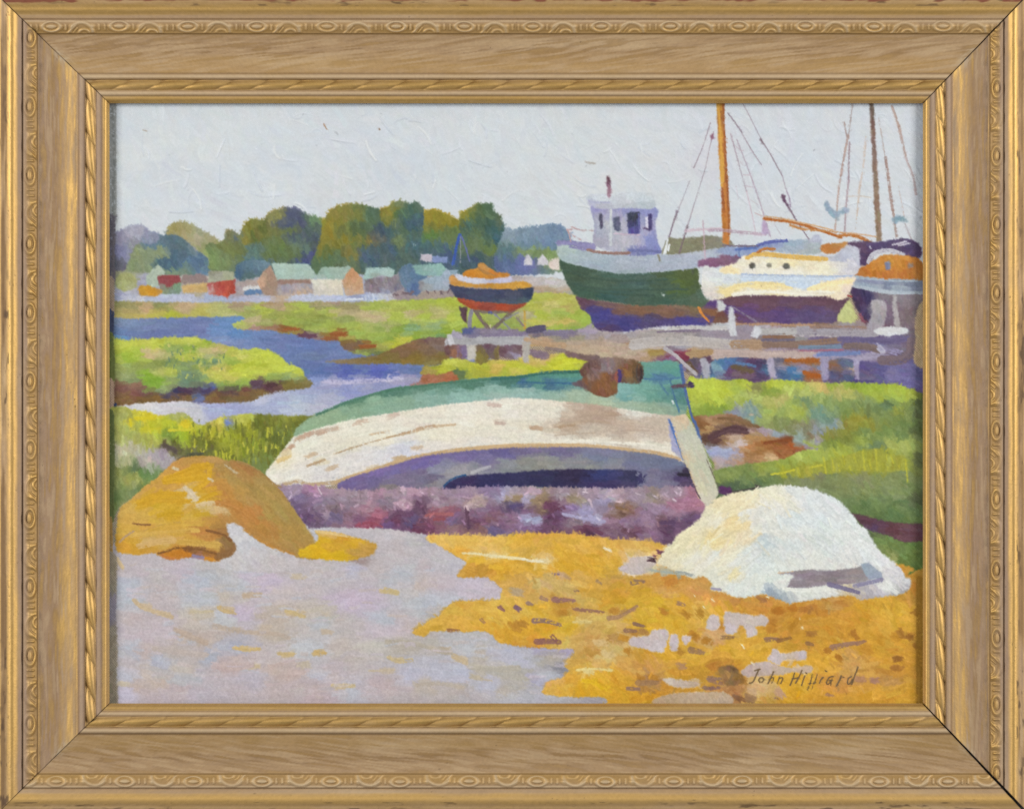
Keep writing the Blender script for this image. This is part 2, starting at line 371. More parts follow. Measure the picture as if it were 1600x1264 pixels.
region(s8, '22:440,180 680,150 705,110 722,255 620,292 440,275', '''22:480,210,80767E 560,200,857C84 520,250,8a808a 620,240,8C848C 660,190,8A8288 690,230,7A7A88
 590,270,9098b0 700,150,8f8a90''', 82, 9, 4, .035, sm=False, warp=.9)
s8r = new('roof', s8); region(s8r, '22:424,178 450,94 620,90 665,112 650,162 560,150 440,186', '22:500,110,A4C6BE 600,115,A8C4C0 460,150,9CC0B8 520,148,93A89C', 3, 11, 5, .014, sm=False, warp=.5, fine=1)
tS = new('painted_tree', None, 'small slate-blue painted tree between two grey sheds')
region(tS, '22:700,110 780,55 900,110 915,200 850,290 780,300 740,250 712,200', '22:760,110,5F7A92 850,150,5C7A98 800,220,5A7498 740,200,667f96 800,270,5f7498', 70, 9, 4.5, .02, fine=2.4)
s9 = shed('pale blue painted boathouse left of the navy boat')
region(s9, '22:850,190 1000,140 1062,88 1085,130 1082,262 850,268', '22:950,180,9CB0BE 1040,160,9DAEC0 900,240,9CA4A8 860,230,8c8a90 1000,240,A0ACB8', 0, 11, 5, .014, sm=False, warp=.8)
s9r = new('roof', s9); region(s9r, '22:800,74 1020,58 1055,98 1005,150 900,156 830,140', '22:880,100,82ACA4 980,90,8CB6AC 950,130,90B2B0', -5, 12, 5, .016, sm=False, warp=.6)
s10 = shed('tiny lilac painted house among the dark trees')
region(s10, '12:865,1180 945,1178 950,1240 862,1226', 'BFB8C4', 0, 7, 4, .012, sm=False, warp=.5)
s10b = new('roof', s10); region(s10b, '12:945,1190 1060,1200 1062,1246 948,1238', '7F92BE', 0, 8, 4, .014, sm=False, warp=.5)
# far white houses between the boats
for lab, po in (('small white painted house tip, leftmost behind the boats', '13:118,1258 124,1205 150,1172 178,1225 184,1262'),
                ('middle white painted house tip behind the boats', '13:218,1262 226,1210 262,1176 300,1230 304,1262'),
                ('peach painted house tip against the green bow', '13:305,1262 315,1222 360,1205 386,1215 388,1300 320,1290')):
    hId = new('painted_house', None, lab)
    region(hId, po, 'E0D2C8' if 'peach' in lab else 'D2D0D6', 80, 6, 4, .012, sm=False, warp=.7, fine=1.2)
dab('22:470,300 470,345 500,290 505,345 530,300 540,340 560,300 575,345 600,305 615,340 440,300 445,340', 'C0CADC', 2.6)
dab('22:650,290 690,295 720,280 770,285 780,290 800,270 900,268 920,280 960,262 975,285 1010,268 1015,290 1060,280 1080,250', '705F66', 3)
dab('22:300,330 420,325 480,335 560,338', 'D0D8E4', 3)

# ---- creek
region(CREEK, 'p:150,489 700,489 760,540 760,620 640,640 560,700 380,720 150,690', '''21:150,490,7F93B5 300,500,7787AE 500,510,7283AF 700,530,707EAE 900,530,6C8EBE
 960,560,5F8AC0 1100,600,6A86B8 1200,620,6D82B2 1300,680,6E7EB0 150,590,6A7EAC 400,590,6977A8 100,620,6494C5 900,650,8295C0 1400,780,687DAD
 1500,880,657EB0 1560,760,6D7EA5 1590,930,8898C8 1550,1060,A3AECB 1300,1100,AAB2D0 1450,1110,C0CAD8 1000,1140,A4ABD0 800,1160,A9AFD4 300,1140,D4D4D8
 150,1150,CECDD2 500,1130,CFCDD4 650,1180,C8CAD0 1200,1180,A9B0CC 1180,1070,c0c4d8 1050,650,7f90bc 1600,1000,9aa4cc 1000,590,6a8cc0 600,560,6c7cac
 22:50,700,687AB0 150,680,6C80B0 250,740,6F82B0 50,800,6275A8 400,840,687BAA 300,880,5864B0 600,890,5B6DB0 800,850,6A7EB0 100,900,5870A8 200,950,A5A5C8
 400,950,A9A9C8 650,940,ABA8C8 300,1000,8F98C8 600,1000,9298C0 800,960,A09CB8 100,1080,B0B3CC 200,1110,AFB4CF 50,1140,BCC0D0 30,1020,A5AACB
 150,960,a0a0c4 500,880,5a66b4''', 0, 26, 5, .014, 7, warp=.8, fine=1.4)
path('22:110,955 250,965 400,955 560,950 720,935', 'B8B4D0', 4, dry=.5); path('22:130,940 300,945 520,935 700,925', 'B4B2D2', 3, dry=.5)
dab('22:620,895 600,930 690,915 720,940 600,950 640,945', 'C8C6DA', 2, dry=.2)

# ---- meadow beyond the creek
region(MEADOW, '''21:-20,352 400,352 1000,354 1600,350 22:350,350 620,343 900,331 1110,318 1180,300 23:480,290 700,440 700,600 22:1560,600 1200,600 1070,640 830,645
 700,690 660,742 520,752 400,752 270,702 250,652 140,642 0,622 21:1460,602 1400,592 1320,582 1250,562 1030,562 960,520 1060,480 1000,458 700,466 -20,466''',
 '''21:150,375,8E8C58 400,370,8E8E58 300,405,C4A680 600,395,BFA57E 150,440,B9AA66 400,435,B5B050 700,430,B8B25A 900,420,B5B570 1000,370,B09D7A 1300,375,B39C7A
 1200,415,AABA48 1500,410,A4B846 1100,440,9CA85A 1300,455,98A54C 1500,450,94A44C 1110,495,C3B088 1040,515,AFC258 1250,500,94A856 1400,500,9AB24C 1540,500,84A048
 1560,550,9FB850 1100,548,A88580 1250,540,A07A5C 1400,555,96653A 1500,600,6E4A58 1390,590,90904A 300,450,BFB058 500,460,AEB838
 22:100,375,A09A68 300,370,9C9464 200,345,A89080 150,410,A1B54A 500,400,9FB64A 800,380,A0B842 1050,350,A6BC40 250,425,C0B085 350,430,BCAE80 520,460,C9B28C
 470,450,C5B088 800,430,B7AC75 1000,420,B5AF70 100,465,8A9848 300,470,8C9C50 650,470,A8C04A 900,470,A9C048 1100,470,A8C046 150,530,9CB64A 350,520,9FB44A
 50,560,98B048 500,540,9DB05A 620,540,A2A868 700,550,7AA032 800,550,76AA6C 900,520,96B464 980,520,8CB070 1050,560,80A830 1150,520,9CB842 450,580,9CB450
 350,600,96B850 500,620,94B64A 640,620,80A238 850,600,82AA34 1010,600,6AA45C 750,620,A8B840 250,610,9A5C2E 200,610,925A33 30,610,6A4858 60,615,8F7A78
 320,690,786050 350,680,7A6048 460,685,97592C 560,690,A8A850 650,670,BABC32 500,720,5A764A 450,735,86A048 620,730,7C964A 730,625,c0c048
 23:250,330,ADB64E 400,330,B5B452 200,360,B5BC4A 300,390,BCB868 430,390,BCAC62 480,400,AFB456 250,440,A4BC40 400,430,98B84A 520,440,98B440 200,480,BCC254 300,500,BFB862 450,490,C4B060 490,500,C4AC62
 350,530,90B43C 500,530,84AC40 580,480,96BC44 600,440,9ABC46 30,500,8FA850 150,460,B0A880''', 0, 20, 5.5, .022, 8, warp=1.4, fine=2.4, power=6)
for q in ('22:180,600 300,590', '22:400,690 520,685', '21:1350,555 1460,555'): dab(q, '9A5B2C', 6)
dab('22:0,610 70,608 21:1460,600 1590,605', '6A4658', 5)

# ---- mud bank
region(BANK, '22:130,806 250,790 520,757 670,695 830,637 960,620 1070,638 1085,770 1040,812 900,832 700,816 430,823 300,816', '''22:200,800,8A7A60
 400,790,857046 600,790,7F6B36 800,770,85702F 1000,770,826C36 750,720,7F6244 950,650,846C5C 1030,690,7F6A60 850,680,806648 900,720,7D654C 780,665,8F6A46
 900,625,6E4A50 980,800,857840''', 0, 20, 5, .018, 5, warp=1, fine=1.6)
UG = new('painted_grass', None, 'bright yellow-green painted grass under the wooden dock')
region(UG, '''22:860,880 900,835 1000,830 1050,785 1190,778 1250,810 1400,790 1600,795 23:60,750 200,740 330,750 440,740 600,790 620,840 540,900 400,915 0,930
 22:1400,920 1150,945 1000,930 880,900''', '''22:960,850,A3A830 1050,840,B8C038 1120,800,C0C64C 1150,880,5A784A 1200,850,B9C238 1300,830,B0B830 1430,850,C9B050
 1550,850,C0C738 1300,890,A8B038 1500,890,A8B838 920,860,a5924a 1230,800,a8a840 23:100,840,C2C83C 200,790,C5C050 180,800,D0B060 350,820,C5CD32 480,800,CAD132 430,860,BCCA32 50,870,C8BE5A
 200,880,B5C030 550,820,B5BF40 250,780,d0b070''', 0, 14, 6, .022, 12)
BR2 = new('painted_brick_patch', None, 'rust-red painted bank at the stern end of the creek')
region(BR2, '22:760,995 850,955 880,898 1000,905 1095,878 1145,940 1050,965 880,1000', '22:900,930,A86A4C 1000,940,AA6C50 1080,920,A8653F 820,980,A88078', -10, 12, 5, .024, warp=1)
dab('22:1120,880 1200,890', '5A784A', 5)

# ---- island of marsh grass at the left
region(ISLAND, '''21:-10,640 130,640 300,630 500,620 700,625 900,682 1050,712 1130,702 1220,716 1330,760 1370,812 1480,850 1512,920 1560,952 1540,1000 1300,1032
 1180,1062 1100,1102 750,1116 600,1102 300,1112 -10,1110''', '''21:150,680,BECD4C 300,650,BBC64C 400,680,BDCC48 550,640,B8C64C 700,640,B8C64C 780,660,88B02E 650,700,7EAA32 550,700,769C4E 350,740,C8B480
 420,750,C2B878 200,750,9ABE36 150,770,88B62E 110,790,A8C04C 250,790,A0BA40 800,700,CBB485 850,700,C4B07C 950,700,B8C44E 1000,760,BDC258 1100,730,B3C444
 1200,740,B8CE40 1300,780,BED046 1350,850,BFD046 1450,870,BCCD48 250,830,8A9E4C 150,840,90A552 400,830,889C50 600,760,B5C248 600,820,74985A 480,800,739450
 700,760,B5C050 790,800,5C8E68 720,800,7AA048 900,780,9FBA46 950,800,8AB03E 1100,840,B9CB40 1000,860,C0CE40 850,850,CBBE60 750,850,C5C058 950,930,C5C05A
 850,910,BFC450 1050,900,BDCD46 1200,870,BCCB46 500,860,AFC048 430,870,B5BA60 150,900,90A264 300,910,78B22C 400,950,6AAE26 200,930,8AA062 600,910,6A926C
 650,940,648E6C 700,910,76A060 500,940,86A45C 450,1000,88A066 350,990,78AF34 800,950,94B050 900,990,78A848 1000,990,74A842 1050,960,8CB54A 1250,920,8AAF50
 1400,920,8AAE66 1150,970,5F4458 1200,970,5A3A48 1280,960,604048 1400,970,7A6A35 1500,970,7F7040 200,990,8A6052 120,1000,80584C 300,1020,7A5550 450,1040,5A5068
 550,1020,3F3A60 600,1030,4F3548 650,1020,5A4A55 800,1000,4F60B0 750,1020,504058 850,1025,6F4F38 950,1020,5F4048 1050,1010,704A40 200,1055,7F4F4A 150,1080,7F5F35
 400,1070,806030 600,1065,7A5A30 690,1060,6A70A0 800,1060,7F6035 1000,1060,7F6538 1150,1030,7F6A3A 300,1090,70582F 1000,1095,726040 460,690,90b04a 740,770,c8c080''',
 -4, 15, 6, .022, 14, warp=1.4, fine=2.6, power=6)
for k in range(46):
    x = rng.uniform(440, 900); y = rng.uniform(660, 920) if x < 700 else rng.uniform(740, 860)
    dab('21:%.0f,%.0f %.0f,%.0f' % (x, y, x + rng.normal(0, 12), y + rng.uniform(10, 40)), ['66905F', '5A8660', 'B8C45C', 'C4BE68', '7CA048'][k % 5], rng.uniform(1.8, 3.4), dry=.4)

# ---- strip of painted edge at both sides (older layers where paint stops short of the canvas edge)
path('p:171,163 172,240 171,300 172,345', 'A9ACA6', 22, SKY, dry=.3); path('p:176,170 178,260 177,340', '8E928B', 5, SKY, dry=.6)
path('p:170,345 170,390 170,440', '6F6A72', 20, TREES, dry=.3)
path('p:170,440 170,492', 'AA947C', 16, new('bare_canvas', CANVAS), dry=.1)
path('p:168,492 168,530', '46506E', 20, CREEK, dry=.1)
path('p:168,528 169,570 168,606', '6E7E3E', 20, ISLAND, dry=.2)
path('p:170,600 170,648', 'BFA188', 18, new('bare_canvas', CANVAS), dry=.1)
path('p:180,632 180,642', '30406A', 5, dry=.0)
# ---- meadow at the right, behind the big boat
RM = new('painted_marsh', None, 'green painted marsh grass at the right below the dock')
region(RM, '''23:1360,940 1380,915 1430,925 1550,905 24:0,885 130,915 240,895 300,905 330,930 380,900 500,905 600,915 850,930 1000,910 1100,930 1200,935 1420,940 1500,980 1600,1005
 p:1470,620 1470,920 1400,930 1300,820 1180,790 1100,780 1075,690 1068,640''', '''24:50,950,B9CE40 100,1000,B8CD3E 50,1060,B3C83E 200,920,A9C03C 260,930,AFC43A 170,960,9CB844
 350,960,86884E 430,990,7EA238 450,930,B0C63C 600,930,A8C040 550,970,A9BE50 750,960,C8BE68 820,950,CBBA68 700,990,A9BA60 950,990,C0B86A 1020,1010,B0B45A
 900,930,88B032 1050,930,80A82E 1200,970,92B234 1350,970,A0BC38 1450,1010,A2BA3A 1250,1030,9CB840 1400,1040,98B842 300,1040,A0B85F 450,1070,B0B460 200,1060,A0B852
 500,1060,BDB46A 100,1110,78A02E 60,1130,7AA038 170,1140,8A90A0 310,1140,7F9C98 600,1100,96B450 700,1060,6A9062 800,1060,8CAA54 950,1080,80A054 1080,1080,789850
 1150,1070,7C9A56 1290,1090,5A8250 1200,1130,6B8A4A 1450,1130,6E8A4A 500,1150,8CAA56 650,1180,94B050 780,1150,6A9676 850,1180,649078 1000,1150,749444 1100,1190,948E32
 1350,1170,768C44 1400,1080,749248 1530,1050,5A6A3C 1540,1150,5F7044 34:450,60,A5BA52 600,80,A5BA52 650,50,9FB650 400,60,90AC52 800,70,6A9C84 850,120,6C9076
 900,70,769A62 1000,60,7C9844 1080,110,949030 1000,170,8C8C34 1150,150,8C9236 1250,140,7C9042 1400,50,92A63C 1350,100,709044 1450,150,658A44 900,160,829898 780,200,90A0A8
 850,170,90A8A0 700,180,8A8A68 600,160,7F8452 550,130,7C9052 730,240,857A58 650,240,90A898 760,280,9C98A8 850,240,86883A 950,220,818A36 900,290,6C8838 1000,280,7A8A3A
 1150,220,6E9046 1300,220,729146 1400,230,6B8C48 1100,280,8CA43E 1450,300,9CB256 1350,290,9CB052 1220,310,658A56 1100,320,7A9850 1450,370,95A850 1000,330,9CB042
 900,340,9DB448 750,340,9DB648 730,300,9CB652 650,400,A0B84A 800,390,A0B448 950,390,A2B038 600,430,8CA842 500,440,92A842 1150,400,A2A62E 1250,390,A4A62C 1100,400,9AA630
 1000,430,9CA430 1200,460,929C32 1300,440,9A9E32 1380,430,9AA434 1050,470,929C34 850,470,929C34 680,500,989F2C 560,500,A1A630 750,470,A2A632 400,480,8A9E40 250,490,769048
 150,520,7A954A 300,540,6A8A46 450,560,6A884A 200,600,4A6842 320,590,587848 600,560,768A52 700,560,848E64 800,520,7B7F5A 750,600,7C8C5C 900,560,7B8C54
 1100,550,868F62 1000,600,7C8E54 1250,560,7C9254 1400,550,7B8F54 1200,650,7C9456 1350,640,7B955A 1050,680,748E54 1450,650,6B8A4E 950,650,788E56 1100,760,5A8042
 1250,730,668A4A 1400,750,5A7F46 1200,820,547A3E 1350,800,547C40 1450,820,5A8042 1000,740,64854A 1530,700,5A6A44 1540,400,687848 1530,200,5A7240
 1250,1000,668A44 1400,1080,648842 1350,1130,8F9A58 1480,1150,5F803A 1500,1050,5A803A 1200,980,587040 44:1400,60,5A8438 1480,120,507830''', lambda x, y: 60 if y < 720 else 40,
 14, 6, .024, 28, warp=1.2, fine=2.2, power=6)
region(None, '34:630,475 740,462 820,440 980,392 1120,350 1255,338 1300,380 1430,395 1462,580 1440,500 1300,505 1140,500 1000,492 860,522 760,470 745,545 640,545', 'A2A43A', 88, 15, 5, .03, 7, warp=.8, fine=2, alpha=.8)
for x, a, b in ((650, 470, 540), (750, 480, 545), (840, 400, 520), (900, 400, 490), (945, 440, 500), (1028, 470, 495), (1060, 380, 440), (1130, 355, 492), (1225, 350, 495),
                (1300, 345, 495), (1390, 440, 500), (1440, 385, 580), (1335, 380, 440), (980, 380, 450), (1175, 420, 480)):
    dab('34:%d,%d %d,%d' % (x - 8, a, x + 8, b), 'C2BE2E', 2.4, dry=.5, a=.7)
path('34:450,520 540,508 615,490', 'C4C030', 3, dry=.3); path('34:740,470 780,462 822,455', 'C0BC34', 3, dry=.3); 
DK = new('painted_ditch', None, 'dark maroon painted ditch running down to the right edge')
region(new('painted_grass', None, 'dark green painted grass below the maroon ditch'), '34:1130,925 1300,965 1440,1015 1600,990 p:1470,850 1470,915 1420,930 34:1440,1260 1250,1130', '34:1250,1000,668A44 1400,1080,648842 1350,1130,8F9A58 1480,1150,5F803A 1500,1050,5A803A 1200,980,587040 44:1400,60,5A8438 1480,120,507830', 45, 14, 6, .024, 20, warp=1)
region(DK, '34:1045,818 1100,820 1250,858 1400,884 1600,900 1600,1000 1440,1022 1300,972 1160,932', '34:1150,870,5F3E4A 1300,920,664048 1450,950,6A4650 1200,920,5A4060 1100,850,604048', 14, 16, 6, .018, 8, warp=1)
region(None, '34:60,610 140,618 172,660 70,672', '5A3060', 0, 8, 4, .02); dab('34:170,655 340,625 330,610 360,620', '46423C', 4)

# ---- brown bank right of the post
BB = new('painted_mud_heap', None, 'rusty brown painted mud heap right of the leaning plank')
region(BB, '33:1390,120 1450,95 1520,90 34:-20,95 100,85 200,95 350,165 450,195 620,255 740,325 800,340 660,352 560,402 400,432 250,447 100,475 20,505 33:1560,480 1480,330',
 '''34:20,130,A8805F 100,110,A07A60 150,130,8F6A48 250,150,85684A 320,170,80604A 50,220,604048 150,190,6A4A50 230,195,5F4045 20,270,60403C 80,270,80604C
 300,190,B09CA0 400,200,A89AA4 500,220,98A0A8 180,260,C4AC94 210,290,C8B8B0 120,270,B8946C 300,240,B88A58 400,240,B4884E 450,290,9A5A2C 550,270,7F4A2C
 500,330,A06838 600,310,B05A2C 560,370,9A5F30 640,340,A0603C 350,350,A0703C 400,320,A8703A 280,320,B87F4C 30,350,A0A8C8 100,360,9CA6C8 150,380,A8A8C4
 70,420,B4A4A8 200,420,B48F70 300,410,A87C50 440,400,C8A478 250,440,A88868 50,470,AAA0A0 130,460,A8A0A0 650,280,90a8a0 720,300,9c98a8 33:1450,150,8A6038
 1550,100,A88060 1500,200,B8945F 1580,220,5F4844 1500,270,5F4438 1550,350,A8B0CC 1560,480,B08F60 1540,120,A87F5C''', 12, 14, 5, .026, 16, warp=1.2, fine=2, power=6)
path('34:60,110 180,120 260,155 350,175', '80603F', 5); path('34:0,255 60,225 150,190 260,205', '5C3F44', 10); path('34:400,290 500,275 590,268', '8A4A22', 5)
dab('34:310,80 312,140', '7AA098', 6); dab('34:285,82 318,84', 'D0B8A0', 4)

# ---- dock
DOCK = new('painted_dock', None, 'long grey-lavender painted timber dock under the boats')
region(DOCK, '''22:1050,650 1080,602 1130,572 1200,590 1330,600 1450,585 1600,582 23:30,575 100,570 250,530 282,565 420,565 560,552 640,510 700,540 24:0,470 100,480 500,490 900,480 1130,470
 1200,330 1290,285 1560,270 p:1470,460 1470,612 24:1500,985 1400,945 1200,938 1100,932 850,932 600,918 500,908 330,935 240,900 130,918 0,890 23:1550,912 1430,930 1330,870
 1270,800 1060,805 900,785 700,770 500,770 300,690 60,685 22:1500,690 1200,690 1060,690''', '''22:1100,640,C2C2C8 1090,610,A5A0B0 1200,640,A9A8AC 1300,630,A8A5A8 1450,640,A5A0A8
 1550,630,A8A5AA 1400,600,857890 1550,590,85788F 1250,600,7A7490 23:50,590,85809C 150,560,706680 240,545,5C5672 100,640,A8A8B0 200,630,B0A08A 170,640,C09858
 350,580,7A7285 450,590,80748A 600,580,A098A5 750,590,A8A0A4 900,600,A9A2A5 350,620,999080 500,625,A09880 700,620,A59482 850,640,A59590 300,650,B59A78
 500,670,BBA287 700,700,C0AA92 900,720,BFAA95 1000,750,BBA28F 900,670,A5866A 800,680,B8A690 1050,660,BDB8B8 1200,630,B8B5B4 1400,640,BCB8B8 1550,610,A09898
 1550,660,B8B5B0 1100,600,A39A98 1300,590,9A928F 1450,590,8D848A 1300,690,ACA5AC 1500,690,A59A9A 1400,740,B59560 1500,740,A58A60 1570,750,C0A898 1250,700,908090
 1300,750,8A3A50 1130,770,86607A 1100,740,A89050 1350,800,504058 1450,820,9A94B0 1480,880,A9A9B0 1550,810,705068 1400,860,6E5A40 1580,830,7AA0B8 1330,860,7D7090
 24:50,540,B0B0B4 100,520,C0C4C8 250,530,98909A 450,540,ADA8AE 700,550,A6A0AA 950,550,9A9098 1150,540,9A8888 100,580,8A8490 300,580,8A828A 100,640,B0ACB4
 200,650,ABA4AC 330,640,9A7A60 450,620,75687C 600,640,806A64 800,610,706080 550,600,856A58 700,660,6A80A0 850,650,756A78 1000,630,6F6488 1200,620,6A5F88
 1400,600,6C6086 150,720,B0A0A0 330,700,B3937A 330,740,B5988A 500,720,A898A8 650,700,A58898 700,720,A090B0 900,725,7680AE 1100,720,7F78A0 1250,690,9088A8
 1400,700,7A6C80 1350,750,706478 1480,720,706068 500,740,A89AAC 1200,750,9585A0 60,800,6090B0 100,780,4E7098 200,780,4C6088 300,790,5A4068 150,840,65507A
 250,830,6C5A50 350,860,604068 430,800,9A98B8 450,870,8078A0 520,790,6A6080 620,775,A86835 750,775,A06438 550,830,60688F 650,830,7A7490 600,870,4C6A98
 750,870,A5683A 680,850,5C7098 830,800,8A80A8 850,870,7A70A0 930,800,7A6A70 1000,800,70688A 920,870,5F4860 1000,880,52407A 1070,820,9088B0 1150,850,544A80
 1200,880,585088 1300,870,7A70A0 1400,880,7C74A5 1500,880,605088 1450,800,605890 1400,840,756CA0 1300,930,5F5890 1500,600,74666c 1500,450,78686c 500,485,9a7a62 800,485,8f705c''',
 1, 20, 5, .02, 8, warp=1.2, fine=2, power=6)

# beams, bays and posts of the dock, left to right
path('53:350,340 600,335 800,330', '807890', 5, DOCK, dry=.2); path('53:610,372 900,348 1150,322', '857A94', 6, DOCK, dry=.15); path('53:1380,320 1600,325', '857C92', 9, DOCK, dry=.2)
path('53:190,440 400,432 700,424 1000,416 1150,420', 'AAAAAD', 13, DOCK, dry=.12); path('53:180,370 215,470', 'C8C8CC', 8, DOCK, dry=.1); path('53:240,325 300,370', 'A49EB0', 8, DOCK, dry=.15)
path('53:1180,290 1260,270 1345,262', '57506A', 11, DOCK, dry=.1); path('53:1150,410 1260,440 1400,470 1600,480', 'BA9A78', 10, DOCK, dry=.25); path('53:1400,520 1600,545', '8A7870', 7, DOCK, dry=.2)
region(DOCK, '53:130,490 390,485 395,640 260,640 150,610', '53:170,560,70504A 250,570,9A6A4C 340,560,7A6A90', 85, 9, 5, .02, warp=.7)
region(DOCK, '53:515,488 800,485 790,660 690,640 660,695 510,695', '53:580,600,7F7232 720,560,6C5868 785,560,8C8038 700,520,6a5060', 88, 10, 5, .022, warp=.6)
region(DOCK, '53:805,520 880,482 1100,485 1098,600 1000,655 830,625', '53:850,560,6A4C54 1050,540,72565C 940,590,9C90A8 1000,600,a098b0 900,630,78666c', 40, 9, 5, .022, warp=.7)
region(DOCK, '53:1180,540 1400,560 1430,620 1380,660 1280,640 1180,600', '86727C', 10, 10, 5, .02, warp=.7)
path('51:0,262 200,248 450,252 745,268', 'C6C4C2', 7, DOCK, dry=.18); path('51:-100,315 200,300 450,292', '7C6E82', 3, DOCK, dry=.2)
region(DOCK, '51:440,300 800,290 890,240 1105,240 1105,385 900,402 500,372', '9A8F99', 0, 14, 5, .014, warp=.8)
path('51:-400,470 -100,430 200,420 500,435 700,450 860,462', 'BAB3AE', 15, DOCK, dry=.28); path('51:-350,360 -100,350 200,345', 'A8A09C', 5, DOCK, dry=.3)
path('51:850,470 1040,465 1230,470', 'A98C70', 13, DOCK, dry=.25); path('51:1230,375 1420,368 1600,368', '8A6852', 4.5, DOCK, dry=.15); path('51:1210,412 1400,410 1600,410', '6C6478', 4, DOCK, dry=.15)
path('51:1240,470 1600,468 52:300,425 560,400', '8A7062', 9, DOCK, dry=.2)
path('51:560,595 800,580 1100,582 1250,592 1600,582 52:0,575 300,592', 'BEAAA2', 13, DOCK, dry=.15); path('52:280,612 600,625 900,605 1060,590', 'A29AB2', 12, DOCK, dry=.2)
path('51:290,592 400,590 552,562', 'AA8C66', 11, DOCK, dry=.15); path('51:110,585 200,612 265,645', '7E344A', 9, DOCK, dry=.1); path('51:-10,680 80,640 130,620', '8A6488', 8, DOCK, dry=.2)
region(DOCK, '51:290,660 430,640 560,620 610,700 640,880 400,885 330,790', '51:340,700,5E5060 400,800,6A5C78 580,680,604458 590,800,4A6488 600,860,5c80a0', 60, 10, 5, .02, warp=.7)
path('51:280,690 340,760 390,825', '6A5440', 6, DOCK, dry=.1)
bay = lambda po, sa: region(DOCK, po, sa, 12, 11, 5, .022, 14, warp=.6)
bay('51:610,668 1265,660 1305,885 1100,905 700,865 620,860', '51:640,750,7CA2B2 800,690,4A70A2 1050,700,5F4468 1150,720,504064 950,770,6A5844 800,800,654870 1000,850,70586A 1250,780,4C6C90 720,720,4a74a4 1180,850,584468')
path('51:840,745 960,770 1080,800', '6C5A44', 7, DOCK, dry=.1); path('51:900,700 1050,725 1120,745', '5878A4', 4, DOCK, dry=.2)
bay('51:1350,648 1600,648 52:0,640 330,640 330,855 0,872 51:1600,885 1390,885', '51:1420,670,6A6A80 1540,668,A05A28 1480,730,9A8C98 1450,820,52648C 1580,800,4A78A8 52:100,658,A45E20 250,658,A45E20 100,720,8A82A0 50,800,3F78A0 220,820,A2561C 120,770,9A90A8 300,740,8088A8')
path('51:1500,668 1600,662 52:0,660 160,655 310,655', 'A65E22', 4.5, DOCK, dry=.1); path('52:130,790 210,820 310,840', 'A85A1E', 6, DOCK, dry=.1)
bay('52:430,655 735,650 735,880 600,912 450,872', '52:500,700,8A6048 600,680,5C6888 560,830,60485A 480,820,55587E 680,800,6A6C88 715,775,C0A080 650,860,4C5880')
bay('52:795,668 1100,690 1570,705 1570,980 1400,975 1100,918 900,892 800,885', '52:850,760,5A5088 900,790,6E6680 1050,780,5C568A 1200,780,7A74A0 1300,850,7A74A4 1400,780,6C6698 1500,800,6A6494 1300,930,6C649A')
path('52:0,300 200,302 500,312 800,322 1000,312', 'A29CA4', 12, DOCK, dry=.2); path('52:0,348 300,352 600,362', 'BDB6B8', 3.5, DOCK, dry=.4); path('51:1200,300 1400,300 1600,305', 'B4B2B0', 11, DOCK, dry=.2)
path('51:880,215 1100,205 1600,215 52:0,212 250,208', 'AE8A6C', 4.5, DOCK, dry=.2); path('52:300,222 700,242 900,245', '987C6C', 4, DOCK, dry=.3)
path('52:560,392 900,402 1150,420 1390,380', '6C6288', 8, DOCK, dry=.2); path('52:640,480 900,490 1050,530', '7C6A68', 11, DOCK, dry=.2); path('52:80,492 300,490 560,482', '7488A0', 7, DOCK, dry=.15)
path('52:80,528 300,528 600,522', 'A0687C', 3, DOCK, dry=.25); path('52:300,578 600,572 800,560', '7082B2', 5, DOCK, dry=.2)
dab('52:1040,490 1085,540', 'B8B4C4', 9, dry=.2); dab('52:1190,530 1290,560', '948CB0', 11, dry=.35); path('52:1080,650 1300,645 1420,560 1440,420', '7A6870', 16, DOCK, dry=.2)
PSH = lambda lab, po, c_: region(new('post', DOCK, lab), po, c_, 86, 9, 5, .016, sm=False, warp=.7)
PSH('white-tipped dock post by the leaning board', '51:440,640 505,640 560,720 562,885 482,885 455,760', 'A8A8B4')
PSH('pale lavender dock post, third from the right', '51:1268,650 1350,650 1392,885 1305,892', 'ADA6BC')
PSH('blue-lavender dock post, second from the right', '52:318,640 430,640 432,885 358,892', '9C96B4')
PSH('narrow lilac dock post, rightmost', '52:728,640 802,640 804,885 758,885', 'A59BB8')
P1 = lambda lab: new('post', DOCK, lab)
pp = P1('palest dock post, under the left end'); region(pp, '22:1210,680 1277,680 1282,792 1216,792', 'C4BFB4', 88, 9, 5, .014, sm=False, warp=.5)
region(DOCK, '23:440,728 540,745 700,765 620,800 540,790 440,765', '7A6260', 8, 10, 4, .02)
pp = P1('grey dock post in front of the yellow-green grass'); region(pp, '23:105,655 160,655 156,812 110,812', 'B6B0A6', 88, 9, 5, .012, sm=False, warp=.5)
pp = P1('pale leaning dock board'); path('23:1185,700 1270,760 1350,840 1415,895', 'B6B0B4', 6.5, pp, dry=.15)
path('23:870,572 930,555 1000,546 1190,540', 'CDCED4', 5.5, DOCK, dry=.22)

